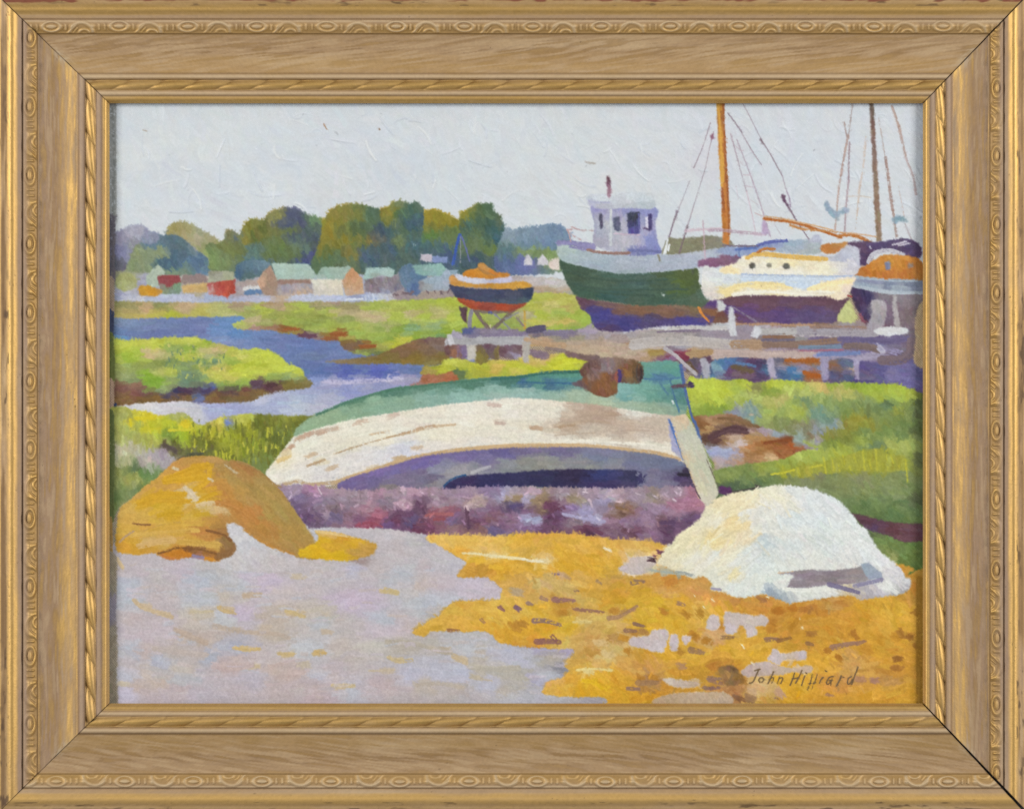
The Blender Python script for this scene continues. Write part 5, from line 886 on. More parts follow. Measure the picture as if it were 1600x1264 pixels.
for q in ('33:960,680 1000,695', '33:1095,700 1125,720', '33:1240,725 1265,740', '33:945,725 965,735', '33:560,670 600,675', '32:80,640 110,690'): dab(q, 'D0C0CC', 2.2, dry=.1, h=.9)

# ---- rusty winch on the boat
WI = new('painted_winch', None, 'rusty brown painted winch drum on the upturned boat')
region(WI, '23:540,865 600,808 700,778 820,768 900,788 960,788 1012,830 1022,900 1002,962 950,972 830,962 822,1042 760,1064 680,1064 600,1022 540,992 475,972 560,932', '''23:620,820,6A5048 680,860,8C7A80 650,900,8A6F68 600,950,7F5840
 700,980,855834 780,1000,805634 760,830,857580 720,910,8A5C34 880,850,7F5834 900,900,8C6236 840,800,8A7060 950,850,6A5034 970,920,554A42 1005,900,483836 840,910,4F3A60 810,920,805048
 700,1050,7D4D36 520,970,6A5860 930,920,7F6848 570,870,6a4a40 640,840,7a6058''', 70, 10, 5, .03, 24, warp=.8, fine=1.8, power=6)
path('23:815,880 808,920 822,950', '9A5848', 3, WI, dry=.1); path('23:840,870 848,905 842,945', '463470', 4.5, WI, dry=.05); path('23:975,830 965,880 975,940', '504640', 3, WI, dry=.2); path('23:1000,850 1008,900 995,945', '3A2E30', 3, WI, dry=.2)
BK = new('painted_bracket', None, 'short dark painted bracket at the boat corner')
path('23:1245,990 1310,985 1385,975', '604A58', 6.5, BK, dry=.08); dab('23:1370,960 1390,990', '43345a', 6, BK)
PL = new('painted_plank', None, 'pale painted plank leaning on the upturned boat')
region(OB, '33:1212,122 1230,120 1270,230 1320,360 1330,440 1300,410 1240,360 1222,230', '33:1230,200,B0AEC8 1260,320,A8A8CA 1300,390,AFB0C6', 68, 10, 4, .014, sm=False, warp=.4)
path('33:1215,125 1250,220 1290,330 1320,430', '4C70B4', 3, OB, dry=.12)
region(PL, '33:1224,122 1280,98 1340,84 1400,168 1440,250 1482,340 1540,500 1592,682 1560,740 1510,795 1445,722 1402,602 1372,520 1330,440 1270,230', '''33:1290,110,D8C0A0 1300,250,C8C8B6 1400,350,CACDB8 1500,600,C6C9B2 1330,400,D8C4A0 1450,650,D5CDB0
 1360,200,C0C6AE 1500,740,D4CFBA 1420,250,C6CAB6 1260,170,d4c4a8 1400,540,D4CBAE 1460,480,C6CAB0 1500,450,bfc4ae''', 68, 18, 5, .012, 6, sm=False, warp=.4, fine=1)
path('33:1262,225 1320,410 1380,540 1440,715', 'D8BE92', 2.6, PL, dry=.3); path('33:1400,610 1425,680 1450,722', '5A4458', 2, dry=.2); path('33:1500,430 1560,570 1600,660', '6a5a50', 1.6, dry=.35)

# ---- ochre mound at the left
MO = new('painted_mound', None, 'large ochre painted mound at the lower left')
region(MO, '''31:80,1000 95,880 110,800 200,722 300,632 400,562 500,462 560,422 640,406 740,401 850,411 900,431 1000,441 1100,476 1200,541 1300,641 1380,731 1460,851 1540,961 1600,1080 1600,1180 1450,1167 1300,1112 1150,1042 1050,945
 1000,920 930,920 925,980 992,1090 962,1152 880,1184 830,1204 760,1192 650,1172 480,1187 370,1137 270,1152 200,1147 90,1122''', '''31:150,800,CFA550 250,700,C99E50 350,640,C89A4A 450,560,C79A44 550,480,C3904A 650,430,BF924A
 800,430,B98F52 900,460,A98A50 1000,470,A87844 1050,490,A67644 600,530,CF9E22 700,490,CB9A20 550,570,CF9F20 720,560,CFA022 720,640,CC9E26 680,600,CFA032 520,620,C9984A 620,640,D0B890
 650,700,D0BFA0 660,740,D0BC98 450,690,CFA024 350,710,CEA026 550,730,CE9F28 280,760,CDA028 320,770,CFA822 770,730,CC9E20 800,680,CB9A26 800,600,C08A44 850,640,BA883F 830,550,B58D4C
 950,560,AC8C4E 900,700,BA8542 1000,650,B8904A 1100,620,A8884C 1000,780,B8823E 1100,820,BA8042 900,760,BB8442 1050,720,B28C4C 1200,700,A98C4C 1300,720,A58A4E 1200,600,A58A52
 1250,850,A88A48 1350,850,A58A4C 1200,930,B58242 1250,1000,B08040 1350,1000,A98A4C 1450,1000,A88848 1400,1100,A8854A 1500,1080,AB8646 1500,1000,AA8A4C 1300,1060,B08544 800,770,D2B888
 750,780,CDB57A 850,800,CDB080 500,830,CBA022 550,850,C99A24 740,840,C5A030 650,830,CEAA4A 300,820,CFA84A 200,870,CCA24A 400,900,CFA542 600,890,CFA542 800,890,BE8F42 880,880,B58546
 750,900,CBA044 400,960,CCA242 150,960,CFA846 180,1060,CE9C30 130,1090,CF9A32 350,1030,CFAB68 450,1020,CFA860 550,970,CEA242 700,970,BA7F42 800,1000,B8803F 650,1040,CBA042
 800,1080,CCA04A 860,1080,C0984A 900,980,9A6F3C 940,1060,86633C 930,1130,86603A 880,1150,8F6538 230,1120,CB982E 350,1110,C69538 450,1090,C8A04A 500,1130,C07A22 560,1120,B87624
 600,1150,C47A24 700,1130,8A5A34 640,1110,7A4F30 680,1160,857090 790,1170,C8832C 740,1160,9A7080 780,1130,A06A34 460,1170,B87038 250,910,cca04a''', lambda x, y: -25 if x < 300 and y < 800 else (45 if x > 350 else -3),
 20, 6.5, .015, 10, warp=.9, fine=1.8, power=6, wob=8)
for q, c_, w_, d_ in (('31:450,580 560,540 700,490 770,470', 'CE9E22', 9, .12), ('31:450,590 600,575 760,560', 'CFA022', 9, .12), ('31:250,750 400,690 600,690', 'CFA024', 8, .12), ('31:250,770 420,740 640,740', 'CE9F28', 8, .12),
                      ('31:400,850 500,830 580,840', 'CBA022', 7, .15), ('31:680,845 770,835', 'C59F2A', 6, .2), ('31:700,740 780,700 830,680', 'CC9E22', 7, .15), ('31:680,650 770,590 790,500', 'CE9F24', 8, .15),
                      ('31:600,640 660,690 690,730', 'D2C2A6', 6, .3), ('31:700,780 800,760 860,770', 'D4BC90', 8, .3), ('31:780,570 810,590', 'D0C0A0', 4, .3), ('31:510,490 550,500', 'D4C8A8', 4, .2), ('31:910,470 960,510 990,530', 'B8A888', 4, .4),
                      ('31:208,910 270,918 335,918', '7F5534', 2.8, .1), ('31:765,962 820,975 900,1000 945,1040', '7A502C', 3.4, .15), ('31:400,1138 470,1120 540,1095 640,1102 720,1110 800,1132 860,1145', '7F552C', 3.4, .15),
                      ('31:860,1150 930,1150 975,1100 985,1070', '86603A', 8, .15), ('31:108,1050 150,1010 212,968', 'AC9070', 3, .3), ('31:280,970 420,920 560,900', 'B89458', 2, .4), ('31:200,1000 400,980 700,960', 'D0A850', 6, .3),
                      ('31:250,1080 400,1050 520,1040', 'D2AC6C', 9, .25), ('31:560,1050 700,1060 850,1070', 'CCA44E', 9, .2), ('31:480,1150 560,1130 640,1150', 'C47C22', 7, .15), ('31:760,1170 820,1185', 'C8862A', 6, .15), ('31:660,1155 740,1165', '8C80A0', 4, .2),
                      ('31:1050,960 1200,1060 1420,1140', 'B8843F', 5, .35), ('31:850,750 1000,800 1150,900', 'BA8040', 9, .25), ('31:1000,440 1120,490 1250,590 1380,740', '9c7c4a', 3, .4)):
    path(q, c_, w_, MO, dry=d_)
dab('31:620,392 735,386', '46503C', 5, MO, dry=.1); path('31:540,428 580,405 630,396', '5E5440', 2, dry=.2); dab('31:430,310 520,350 460,330 540,370', '5c5048', 6, LG)
region(SAND, '31:930,918 1000,922 1035,950 1075,985 1150,1045 1300,1115 1450,1170 1400,1280 900,1260 880,1190 965,1155 996,1090 940,1000', '''31:980,960,CBCDD4 1050,1000,CED0D6 1050,1080,C5C8D2 1100,1150,C8C6CC 1250,1150,C4C2C8 1000,1150,C8C6CA 1300,1200,C4BEC4''',
 45, 14, 6, .012, 14, warp=.8, h=.8)
YP = new('painted_seaweed', None, 'small golden painted seaweed patch right of the ochre mound')
region(YP, '31:1465,1110 1530,1100 32:0,1085 60,1062 90,1002 60,975 150,972 300,1000 450,1040 530,1072 522,1112 480,1152 350,1187 200,1192 0,1172 31:1480,1162', '''32:100,1040,D0A51C 250,1020,CF9A30 350,1050,CFA026 450,1090,BF9540 100,1130,D7AC14
 250,1150,D5AC18 400,1130,B99044 20,1110,D7AE1A 180,980,D5B070 200,1080,CF9F2C 31:1540,1130,D4AC1A''', 8, 15, 6, .018, 9, warp=.9)
path('32:70,968 200,985 350,1015', 'D8BA7C', 4, dry=.25)
path('p:168,812 169,850 168,868', 'B08C50', 15, MO, dry=.2); dab('31:85,1180 130,1250', 'D8BE90', 7); path('p:176,905 176,930', '6A6288', 5, dry=.3); path('p:178,960 179,1020', '8A86A0', 3, dry=.5)
region(new('bare_canvas', CANVAS), 'p:150,868 181,868 183,900 182,960 184,1020 183,1060 184,1130 150,1130', 'p:165,900,A89A82 165,1000,A89C86 175,1080,A3967E 180,950,9c94a0', 90, 14, 4, .015, warp=1)

# ---- white pile at the right
WP = new('painted_pile', None, 'white painted pile at the lower right')
region(WP, '''43:1130,100 33:1122,1222 1165,1130 1240,1062 1290,992 1430,892 1490,792 1550,745 34:0,720 100,682 200,652 330,642 430,612 560,602 700,622 830,662 950,722 1050,822 1100,902 1150,932 1200,1022 1250,1092 1330,1152 1410,1224
 44:1400,140 1440,200 1480,222 1440,310 1280,340 1100,362 1040,332 880,342 740,370 620,382 590,397 560,382 480,350 400,322 300,342 180,342 90,302 0,292 43:1540,250 1480,195 1390,208 1280,163 1230,143''', '''33:1300,1100,DAD5B8 1450,950,DBD6BC
 1550,1000,DCCFA8 1500,1100,DFDCC8 1550,830,D8D3BC 1200,1200,D8D4BC 1450,1180,D8DAD4 1580,1150,D2DADC 1540,1050,E0CF9C 34:100,750,E0D4B4 200,720,E0D6B8 400,680,E0DCC8 500,630,DCDCD2
 600,640,D0D8E0 550,700,DDDACC 700,700,D3DAE0 800,740,CDD6E0 900,800,D0D8E2 50,850,DDDACC 150,860,E2D0A0 200,900,E2D2A8 100,950,DFD4B0 50,1000,E2D4A4 250,1000,DDD2B8 300,820,D6DADC
 450,760,D6D9DA 450,900,D4D9DB 600,850,CFD9E2 650,950,D5DADD 800,900,CFDAE2 950,880,D2DCE4 1050,950,D4DCE2 1100,1000,D0D9E0 800,1000,C8D0D4 600,1050,CBD5DC 380,1020,C0CED8
 400,1100,CBD6DC 300,1100,D0DAE0 150,1080,DEDAC8 600,1120,D2D9DC 900,1100,CFD8E2 1050,1100,D2D8DE 1200,1150,D0D8E2 800,1150,D2D6D6 1150,1060,D4DCE4 44:100,50,DCD8C4 200,80,D5DBDA
 400,60,CBD6DE 600,60,D2D9DB 800,60,D4DADC 1000,60,D2D9DF 300,150,CDD8DC 150,180,DFD6B0 80,200,D6DAD2 200,250,D0D9DC 400,220,D2DADA 350,300,CFD9DE 1300,100,D2D9E2 1350,180,C9CBD6
 1400,220,C8CBD4 1300,270,D4D6DA 600,310,D4DADA 700,330,D2D8D8 850,300,D3D8DA 1000,320,D0C0A0 1200,320,ADAAB8 1400,310,A8A8B0 1150,340,B0AAB0 680,370,B8BEC4 470,340,8FA0B0
 520,360,A9B5C0 950,345,C0BCB8 900,120,CFD2D4''', lambda x, y: -40 if x < 1190 else 48, 20, 6.5, .011, 18, warp=.9, fine=2.6, power=5, h=.8, dens=1.3)
for k in range(46):
    x = rng.uniform(1080, 1380); y = rng.uniform(775, 910); yi, xi = int(y - OY), int(x - OX)
    if RG[yi, xi] != WP: continue
    a = math.radians((-40 if x < 1170 else 50) + rng.normal(0, 14)); l = rng.uniform(8, 34)
    stroke(x - OX, y - OY, x - OX + math.cos(a) * l, y - OY + math.sin(a) * l, rng.uniform(1.6, 4), np.clip(C[yi, xi] * rng.uniform(.95, 1.05), 0, .9), dry=.3, h=1.1)
pk = new('board', WP, 'mauve board lying on the pile')
region(pk, '44:500,172 700,146 900,152 1060,130 1112,118 1172,180 1192,212 1090,242 870,252 700,277 560,277 540,242 610,190', '44:600,200,A0959C 700,180,8F838C 900,180,8C8088 1050,170,9A9090 800,240,968A92 600,260,92868E 1100,200,9C9698', -4, 22, 5, .018, 5, sm=False, warp=.5, fine=1.2)
region(pk, '44:1108,100 1170,95 1262,168 1262,206 1170,206 1130,160', '44:1150,140,9CAAB8 1220,180,98A6B8', 35, 10, 5, .014, sm=False, warp=.5)
path('44:875,250 980,280 1090,308', '6F6688', 7.5, pk, dry=.2, a=.85, taper=.3); path('44:1255,215 1150,240 1060,262', '8580A0', 8, pk, dry=.25, a=.8, taper=.4); path('44:540,275 700,290 880,280', 'DADFDF', 5, WP, dry=.2)
region(WP, '44:490,195 540,178 615,180 600,205 555,270 490,250', 'D2D8DA', -30, 9, 4, .014)
path('44:500,165 570,160 610,155', 'D8A878', 1.6, dry=.3)
dab('43:1060,65 1110,72', '4A3038', 6); dab('43:1125,10 1155,20', '6A4058', 6); dab('43:1095,38 1110,45', '7a5060', 3)
path('43:1080,150 1200,165 1330,175 1400,195', '9CA6A4', 5, dry=.35); path('43:1540,290 1600,300', 'A09ab0', 4, dry=.3)

# ---- signature
SG = new('signature', None, 'dark brown handwritten signature at the lower right of the painting')
def sig(s, w=1.9):
    pts = []
    for tok in s.split():
        x, y = tok.split(','); pts.append('%.2f,%.2f' % (1150 + float(x) / 8, 1030 + float(y) / 8))
    path('p:' + ' '.join(pts), '6C5538', w, SG, dry=.2, jit=.05, h=.3)
for s in ('290,120 255,190 225,260 200,285 165,295', '235,140 270,128 298,122', '300,228 282,255 298,285 330,280 348,250 330,226 300,228', '470,155 440,220 400,300', '425,245 455,225 470,240 445,295',
          '545,215 530,260 515,300', '535,245 570,225 585,240 560,300', '730,170 710,235 675,320', '825,135 790,215 745,295', '700,240 740,235 780,225', '860,205 840,260 820,320', '872,165 882,172',
          '958,186 930,290 895,380', '1020,182 985,280 950,362', '912,300 940,296', '965,296 992,288', '1080,230 1055,260 1045,295', '1075,232 1090,225', '1205,215 1165,225 1130,290 1150,310 1190,275', '1215,210 1190,280 1185,325', '1165,262 1200,256',
          '1315,205 1295,260 1258,330', '1300,240 1330,215 1350,222', '1440,215 1405,240 1395,300 1425,300 1455,250', '1525,95 1485,200 1445,310', '1115,140 1135,148'):
    sig(s)
region(None, '44:60,865 150,842 225,900 252,960 190,992 120,990 75,930', '44:100,880,8A6A40 150,870,6E5638 200,930,84602C 140,950,7A5C44 110,930,9A7440', 50, 9, 4.5, .03, 30, warp=1.2, fine=2.6)
for s in ('290,120 255,190 225,260 200,285 165,295',): sig(s, 1.6)

# ---- broken edges: leaf touches along the tree tops, gravel dabs over the boat's shadow edge
def broken(own, above, n, l0, l1, w0, w1, a, dy=3):
    own_m = np.isin(RG, own); ab = np.isin(np.roll(RG, dy, 0), above)
    ys, xs = np.nonzero(own_m & ab)
    if len(ys) == 0: return
    for k in rng.integers(0, len(ys), n):
        x, y = xs[k], ys[k]; c = C[min(PH - 1, y + 4), x].copy()
        t = rng.uniform(0, 6.28); l = rng.uniform(l0, l1)
        stroke(x - math.cos(t) * l / 2, y - math.sin(t) * l / 2 - 1, x + math.cos(t) * l / 2, y + math.sin(t) * l / 2 - 1, rng.uniform(w0, w1), c, dry=.4, h=.5, a=a)
broken([T_A, T_B, T_C, T_D, T_E, T_YEL, T_BLU, TREES, T_F], [SKY], 900, 3, 8, 1.4, 2.6, .65)
broken([SKY], [], 0, 1, 2, 1, 2, 1)
broken([GV], [un, dk, OB], 420, 3, 8, 1.8, 3.4, .75)
broken([WEED], [GV, SAND], 260, 4, 10, 1.8, 3.4, .7)
broken([LG, ISLAND, RM], [CREEK, DOCK, OB], 120, 3, 6, 1.6, 3, .5)
def largest(i):
    """keep a painted thing in one piece: smaller offcuts go back to whatever surrounds them"""
    m = RG == i
    ys, xs = np.nonzero(m); sl = (slice(ys.min(), ys.max() + 1), slice(xs.min(), xs.max() + 1)); m = m[sl]
    lab = np.where(m, np.arange(1, m.size + 1).reshape(m.shape), 0)
    for _ in range(1500):
        q = np.pad(lab, 1)
        nw = np.where(m, np.maximum.reduce([q[1:-1, 1:-1], q[:-2, 1:-1], q[2:, 1:-1], q[1:-1, :-2], q[1:-1, 2:]]), 0)
        if (nw == lab).all(): break
        lab = nw
    v, n = np.unique(lab[lab > 0], return_counts=True)
    RG[sl][m & (lab != v[n.argmax()])] = CANVAS
largest(RM); largest(DK)
# ---- dust, flecks, weave
for k in range(240):
    x = rng.uniform(2, PW - 4); y = rng.uniform(14, PH - 16); yi, xi = int(y), int(x)
    f = rng.choice([.75, .82, 1.12, 1.18])
    l = rng.uniform(.5, 3); a = rng.uniform(0, 6.3)
    stroke(x, y, x + math.cos(a) * l, y + math.sin(a) * l, rng.uniform(1, 2.0), np.clip(C[yi, xi] * f, 0, .95), dry=0, h=.5, a=.7)
fine = ((vnoise(PH, PW, 1.6, 1.6, 21) - .5) * .04 + (vnoise(PH, PW, 6, 30, 22) - .5) * .018) * (1 - .55 * np.isin(RG, [SKY]))
# scumble: paint drags over the canvas tooth, so edges break up softly
T1 = vnoise(PH, PW, 2.3, 2.9, 31) - .5; T2 = vnoise(PH, PW, 2.9, 2.3, 32) - .5
jx = np.clip(np.rint(XX + T1 * 6.5), 0, PW - 1).astype(int); jy = np.clip(np.rint(YY + T2 * 6.5), 0, PH - 1).astype(int)
k3 = (.2 + .4 * vnoise(PH, PW, 26, 26, 33, 2))[..., None]
keep = np.isin(RG, [SG])[..., None] * .5
skym = np.isin(RG, [SKY])[..., None]
k3 = np.clip(k3 - keep, 0, 1)
C = C * (1 - k3) + k3 * (.7 * C[jy, jx] + .3 * box3(C))
C = np.clip(C * (1 + ((GR - .5) * .05)[..., None] * (1 - .75 * skym)) + ((T1 + T2) * .02)[..., None] * (1 - .8 * skym), .02, .97)
lum = (C * np.array([.3, .59, .11], np.float32)).sum(-1, keepdims=True)
C = lum + (C - lum) * .94
green = np.clip(C[..., 1] - np.maximum(C[..., 0], C[..., 2]), 0, 1)
C[..., 0] += .30 * green; C[..., 2] += .16 * green; C[..., 1] -= .06 * green
C += skym * np.array([-.002, .004, .012], np.float32)
white = (np.isin(RG, [OB, WP, WB, ck]) * np.clip((lum[..., 0] - .72) * 8, 0, 1))[..., None]
C += white * np.array([.045, .040, .018], np.float32)
tree = np.isin(RG, [T_A, T_B, T_C, T_D, T_E])[..., None]
C = C * (1 - tree * np.array([.16, .10, .11], np.float32))
weed = np.isin(RG, [WEED])[..., None]
C = C * (1 + weed * np.array([.095, .085, .02], np.float32))
C += np.isin(RG, [GV])[..., None] * np.array([.020, .0, .006], np.float32)
C += np.isin(RG, [SAND])[..., None] * np.array([.016, .004, -.012], np.float32)
C += np.isin(RG, [MO, YP])[..., None] * np.array([.028, .018, -.004], np.float32)
C += np.isin(RG, [WP])[..., None] * np.array([.018, .012, -.004], np.float32)
tl = np.isin(RG, [gr, SAND, GV])[..., None]; lm = C.mean(-1, keepdims=True); C = np.where(tl, lm + (C - lm) * .82, C)
tint = (vnoise(PH, PW, 14, 14, 23) - .5)[..., None] * np.array([.012, 0, -.014], np.float32)
C = np.clip(C + fine[..., None] * (.4 + C) + tint, .02, .96)
bare = np.isin(RG, [i for i, t in THINGS.items() if t[0] in ('bare_canvas', 'canvas')]) * 1.0
wv = np.sin(YY * 2 * np.pi / 4.1 + DYA * 3) * np.sin(XX * 2 * np.pi / 3.7 + DXA * 3)
HT = HT * 1.05 + (.09 + .5 * bare) * wv + .14 * (GR - .5)
C = np.clip(C * (1 + .16 * (bare * wv)[..., None]), .02, .96)
for _ in range(1):
    q = (HT + np.roll(HT, 1, 0) + np.roll(HT, -1, 0)) / 3
    HT = (q + np.roll(q, 1, 1) + np.roll(q, -1, 1)) / 3
HT[:, :] = np.clip(HT, -.3, 2.2)
# ================================================================== meshes
def mesh_obj(name, verts, quads, parent=None, mat=None, cols=None, metal=None, smooth=True, extra=None):
    me = bpy.data.meshes.new(name)
    verts = np.asarray(verts, np.float32); quads = np.asarray(quads, np.int32)
    me.vertices.add(len(verts)); me.vertices.foreach_set('co', verts.ravel())
    nq = len(quads)
    polys = extra or []
    tot = nq * 4 + sum(len(p) for p in polys)
    me.loops.add(tot)
    li = quads.ravel()
    starts = np.arange(nq, dtype=np.int32) * 4
    if polys:
        li = np.concatenate([li] + [np.asarray(p, np.int32) for p in polys])
        st = nq * 4; ss = []
        for p in polys: ss.append(st); st += len(p)
        starts = np.concatenate([starts, np.array(ss, np.int32)])
    me.loops.foreach_set('vertex_index', li.astype(np.int32))
    me.polygons.add(len(starts)); me.polygons.foreach_set('loop_start', starts)
    if smooth:
        fl = np.ones(len(starts), bool)
        if polys: fl[nq:] = False
        me.polygons.foreach_set('use_smooth', fl)
    me.update(calc_edges=True)
    if cols is not None:
        a = me.attributes.new('paint', 'FLOAT_COLOR', 'POINT')
        rgba = np.ones((len(verts), 4), np.float32); rgba[:, :3] = cols
        a.data.foreach_set('color', rgba.ravel())
    if metal is not None:
        a = me.attributes.new('gild', 'FLOAT', 'POINT'); a.data.foreach_set('value', np.asarray(metal, np.float32).ravel())
    me.validate()
    if mat: me.materials.append(mat)
    o = bpy.data.objects.new(name, me); COL.objects.link(o)
    if parent is not None: o.parent = parent
    return o

def empty(name, loc=(0, 0, 0)):
    o = bpy.data.objects.new(name, None); COL.objects.link(o); o.location = loc
    o.empty_display_size = .02
    return o

def material(name):
    m = bpy.data.materials.new(name); m.use_nodes = True
    nt = m.node_tree; return m, nt, nt.nodes['Principled BSDF']

ALB = 0.80      # share of the light the paint sends back for a given colour
# ---- oil paint: colours come from the brush engine, fine tooth is procedural
m_paint, nt, bs = material('oil_paint')
at = nt.nodes.new('ShaderNodeAttribute'); at.attribute_name = 'paint'
nt.links.new(at.outputs['Color'], bs.inputs['Base Color'])
bs.inputs['Roughness'].default_value = .55
bs.inputs['Specular IOR Level'].default_value = .22
tc = nt.nodes.new('ShaderNodeTexCoord'); no = nt.nodes.new('ShaderNodeTexNoise'); no.inputs['Scale'].default_value = 1500; no.inputs['Detail'].default_value = 3
bu = nt.nodes.new('ShaderNodeBump'); bu.inputs['Strength'].default_value = .12; bu.inputs['Distance'].default_value = .0002
nt.links.new(tc.outputs['Object'], no.inputs['Vector']); nt.links.new(no.outputs['Fac'], bu.inputs['Height']); nt.links.new(bu.outputs['Normal'], bs.inputs['Normal'])

# ---- gilded and toned wood
m_gilt, nt, bs = material('gilded_toned_wood')
at = nt.nodes.new('ShaderNodeAttribute'); at.attribute_name = 'paint'
ag = nt.nodes.new('ShaderNodeAttribute'); ag.attribute_name = 'gild'
nt.links.new(at.outputs['Color'], bs.inputs['Base Color']); nt.links.new(ag.outputs['Fac'], bs.inputs['Metallic'])
mr = nt.nodes.new('ShaderNodeMapRange'); mr.inputs['To Min'].default_value = .62; mr.inputs['To Max'].default_value = .50
nt.links.new(ag.outputs['Fac'], mr.inputs['Value']); nt.links.new(mr.outputs['Result'], bs.inputs['Roughness'])
bs.inputs['Specular IOR Level'].default_value = .3
tc = nt.nodes.new('ShaderNodeTexCoord'); no = nt.nodes.new('ShaderNodeTexNoise'); no.inputs['Scale'].default_value = 900; no.inputs['Detail'].default_value = 4
bu = nt.nodes.new('ShaderNodeBump'); bu.inputs['Strength'].default_value = .25; bu.inputs['Distance'].default_value = .00025
nt.links.new(tc.outputs['Object'], no.inputs['Vector']); nt.links.new(no.outputs['Fac'], bu.inputs['Height']); nt.links.new(bu.outputs['Normal'], bs.inputs['Normal'])

m_wood, nt, bs = material('raw_dark_wood')
tc = nt.nodes.new('ShaderNodeTexCoord'); no = nt.nodes.new('ShaderNodeTexNoise'); no.inputs['Scale'].default_value = 140; no.inputs['Detail'].default_value = 5
cr_ = nt.nodes.new('ShaderNodeValToRGB'); cr_.color_ramp.elements[0].color = (.012, .008, .005, 1); cr_.color_ramp.elements[1].color = (.05, .03, .018, 1)
nt.links.new(tc.outputs['Object'], no.inputs['Vector']); nt.links.new(no.outputs['Fac'], cr_.inputs['Fac']); nt.links.new(cr_.outputs['Color'], bs.inputs['Base Color'])
bs.inputs['Roughness'].default_value = .85

m_linen, nt, bs = material('linen_canvas')
tc = nt.nodes.new('ShaderNodeTexCoord'); no = nt.nodes.new('ShaderNodeTexNoise'); no.inputs['Scale'].default_value = 700
cr_ = nt.nodes.new('ShaderNodeValToRGB'); cr_.color_ramp.elements[0].color = (.28, .22, .16, 1); cr_.color_ramp.elements[1].color = (.42, .35, .26, 1)
nt.links.new(tc.outputs['Object'], no.inputs['Vector']); nt.links.new(no.outputs['Fac'], cr_.inputs['Fac']); nt.links.new(cr_.outputs['Color'], bs.inputs['Base Color'])
bs.inputs['Roughness'].default_value = .9

m_wall, nt, bs = material('plaster_wall')
tc = nt.nodes.new('ShaderNodeTexCoord'); no = nt.nodes.new('ShaderNodeTexNoise'); no.inputs['Scale'].default_value = 60; no.inputs['Detail'].default_value = 6
cr_ = nt.nodes.new('ShaderNodeValToRGB'); cr_.color_ramp.elements[0].color = (.40, .38, .35, 1); cr_.color_ramp.elements[1].color = (.46, .44, .41, 1)
nt.links.new(tc.outputs['Object'], no.inputs['Vector']); nt.links.new(no.outputs['Fac'], cr_.inputs['Fac']); nt.links.new(cr_.outputs['Color'], bs.inputs['Base Color'])
bs.inputs['Roughness'].default_value = .9

# ------------------------------------------------------------------ the oil painting
painting = empty('oil_painting', world(800, 632, 0))
painting['label'] = 'oil painting of beached boats, blue creek and upturned white rowing boat inside the frame'
painting['category'] = 'oil painting'
P0 = np.array(painting.location)
px = XX + OX; py = YY + OY
wx, wy, wz = world(px, py, HT)
V3 = np.stack([wx, wy, wz], -1).astype(np.float32) - P0.astype(np.float32)
LIN = (lin(C) * ALB).astype(np.float32)
idx = np.arange(PH * PW, dtype=np.int32).reshape(PH, PW)
Q = np.stack([idx[:-1, :-1], idx[1:, :-1], idx[1:, 1:], idx[:-1, 1:]], -1).reshape(-1, 4)
ground = {CANVAS}
# tidy single-mark specks so every painted thing is a clean patch
R = RG.copy()
for _ in range(2):
    up, dn, lf, rt = np.roll(R, 1, 0), np.roll(R, -1, 0), np.roll(R, 1, 1), np.roll(R, -1, 1)
    lone = (R != up) & (R != dn) & (R != lf) & (R != rt)
    R = np.where(lone, up, R)
for _ in range(60):                                 # the bare ground id is only a base: hand leftovers to their neighbour
    k = R == CANVAS
    if not k.any(): break
    for ax, sh_ in ((1, 1), (1, -1), (0, 1), (0, -1)):
        e_ = np.pad(R, 1, 'edge'); nb = e_[1 - (sh_ if ax == 0 else 0):, 1 - (sh_ if ax == 1 else 0):][:PH, :PW]; k = (R == CANVAS) & (nb != CANVAS); R = np.where(k, nb, R)
RQ = R[:-1, :-1].ravel()
Vf = V3.reshape(-1, 3); Lf = LIN.reshape(-1, 3)
OBJ = {}
def linen_box():
    x0, x1, y0, y1 = OX + 1, OX + PW - 2, OY + 1, OY + PH - 2
    vs = []
    for h in (-0.5, -18):
        for a, b in ((x0, y0), (x1, y0), (x1, y1), (x0, y1)): vs.append(np.array(world(a, b, h)) - P0)
    qs = [(3, 2, 1, 0), (4, 5, 6, 7), (0, 1, 5, 4), (1, 2, 6, 5), (2, 3, 7, 6), (3, 0, 4, 7)]
    return mesh_obj('canvas', vs, qs, painting, m_linen, smooth=False)
OBJ[CANVAS] = linen_box()
for i, (nm, par, lab) in THINGS.items():
    if i == CANVAS: continue
    q = Q[RQ == i]
    if len(q) < 6: 
        print('EMPTY REGION', i, nm, lab); continue
    u, inv = np.unique(q, return_inverse=True)
    p = painting if par is None else OBJ.get(par, painting)
    o = mesh_obj(nm, Vf[u], inv.reshape(-1, 4), p, m_paint, Lf[u])
    if lab: o['label'] = lab
    OBJ[i] = o

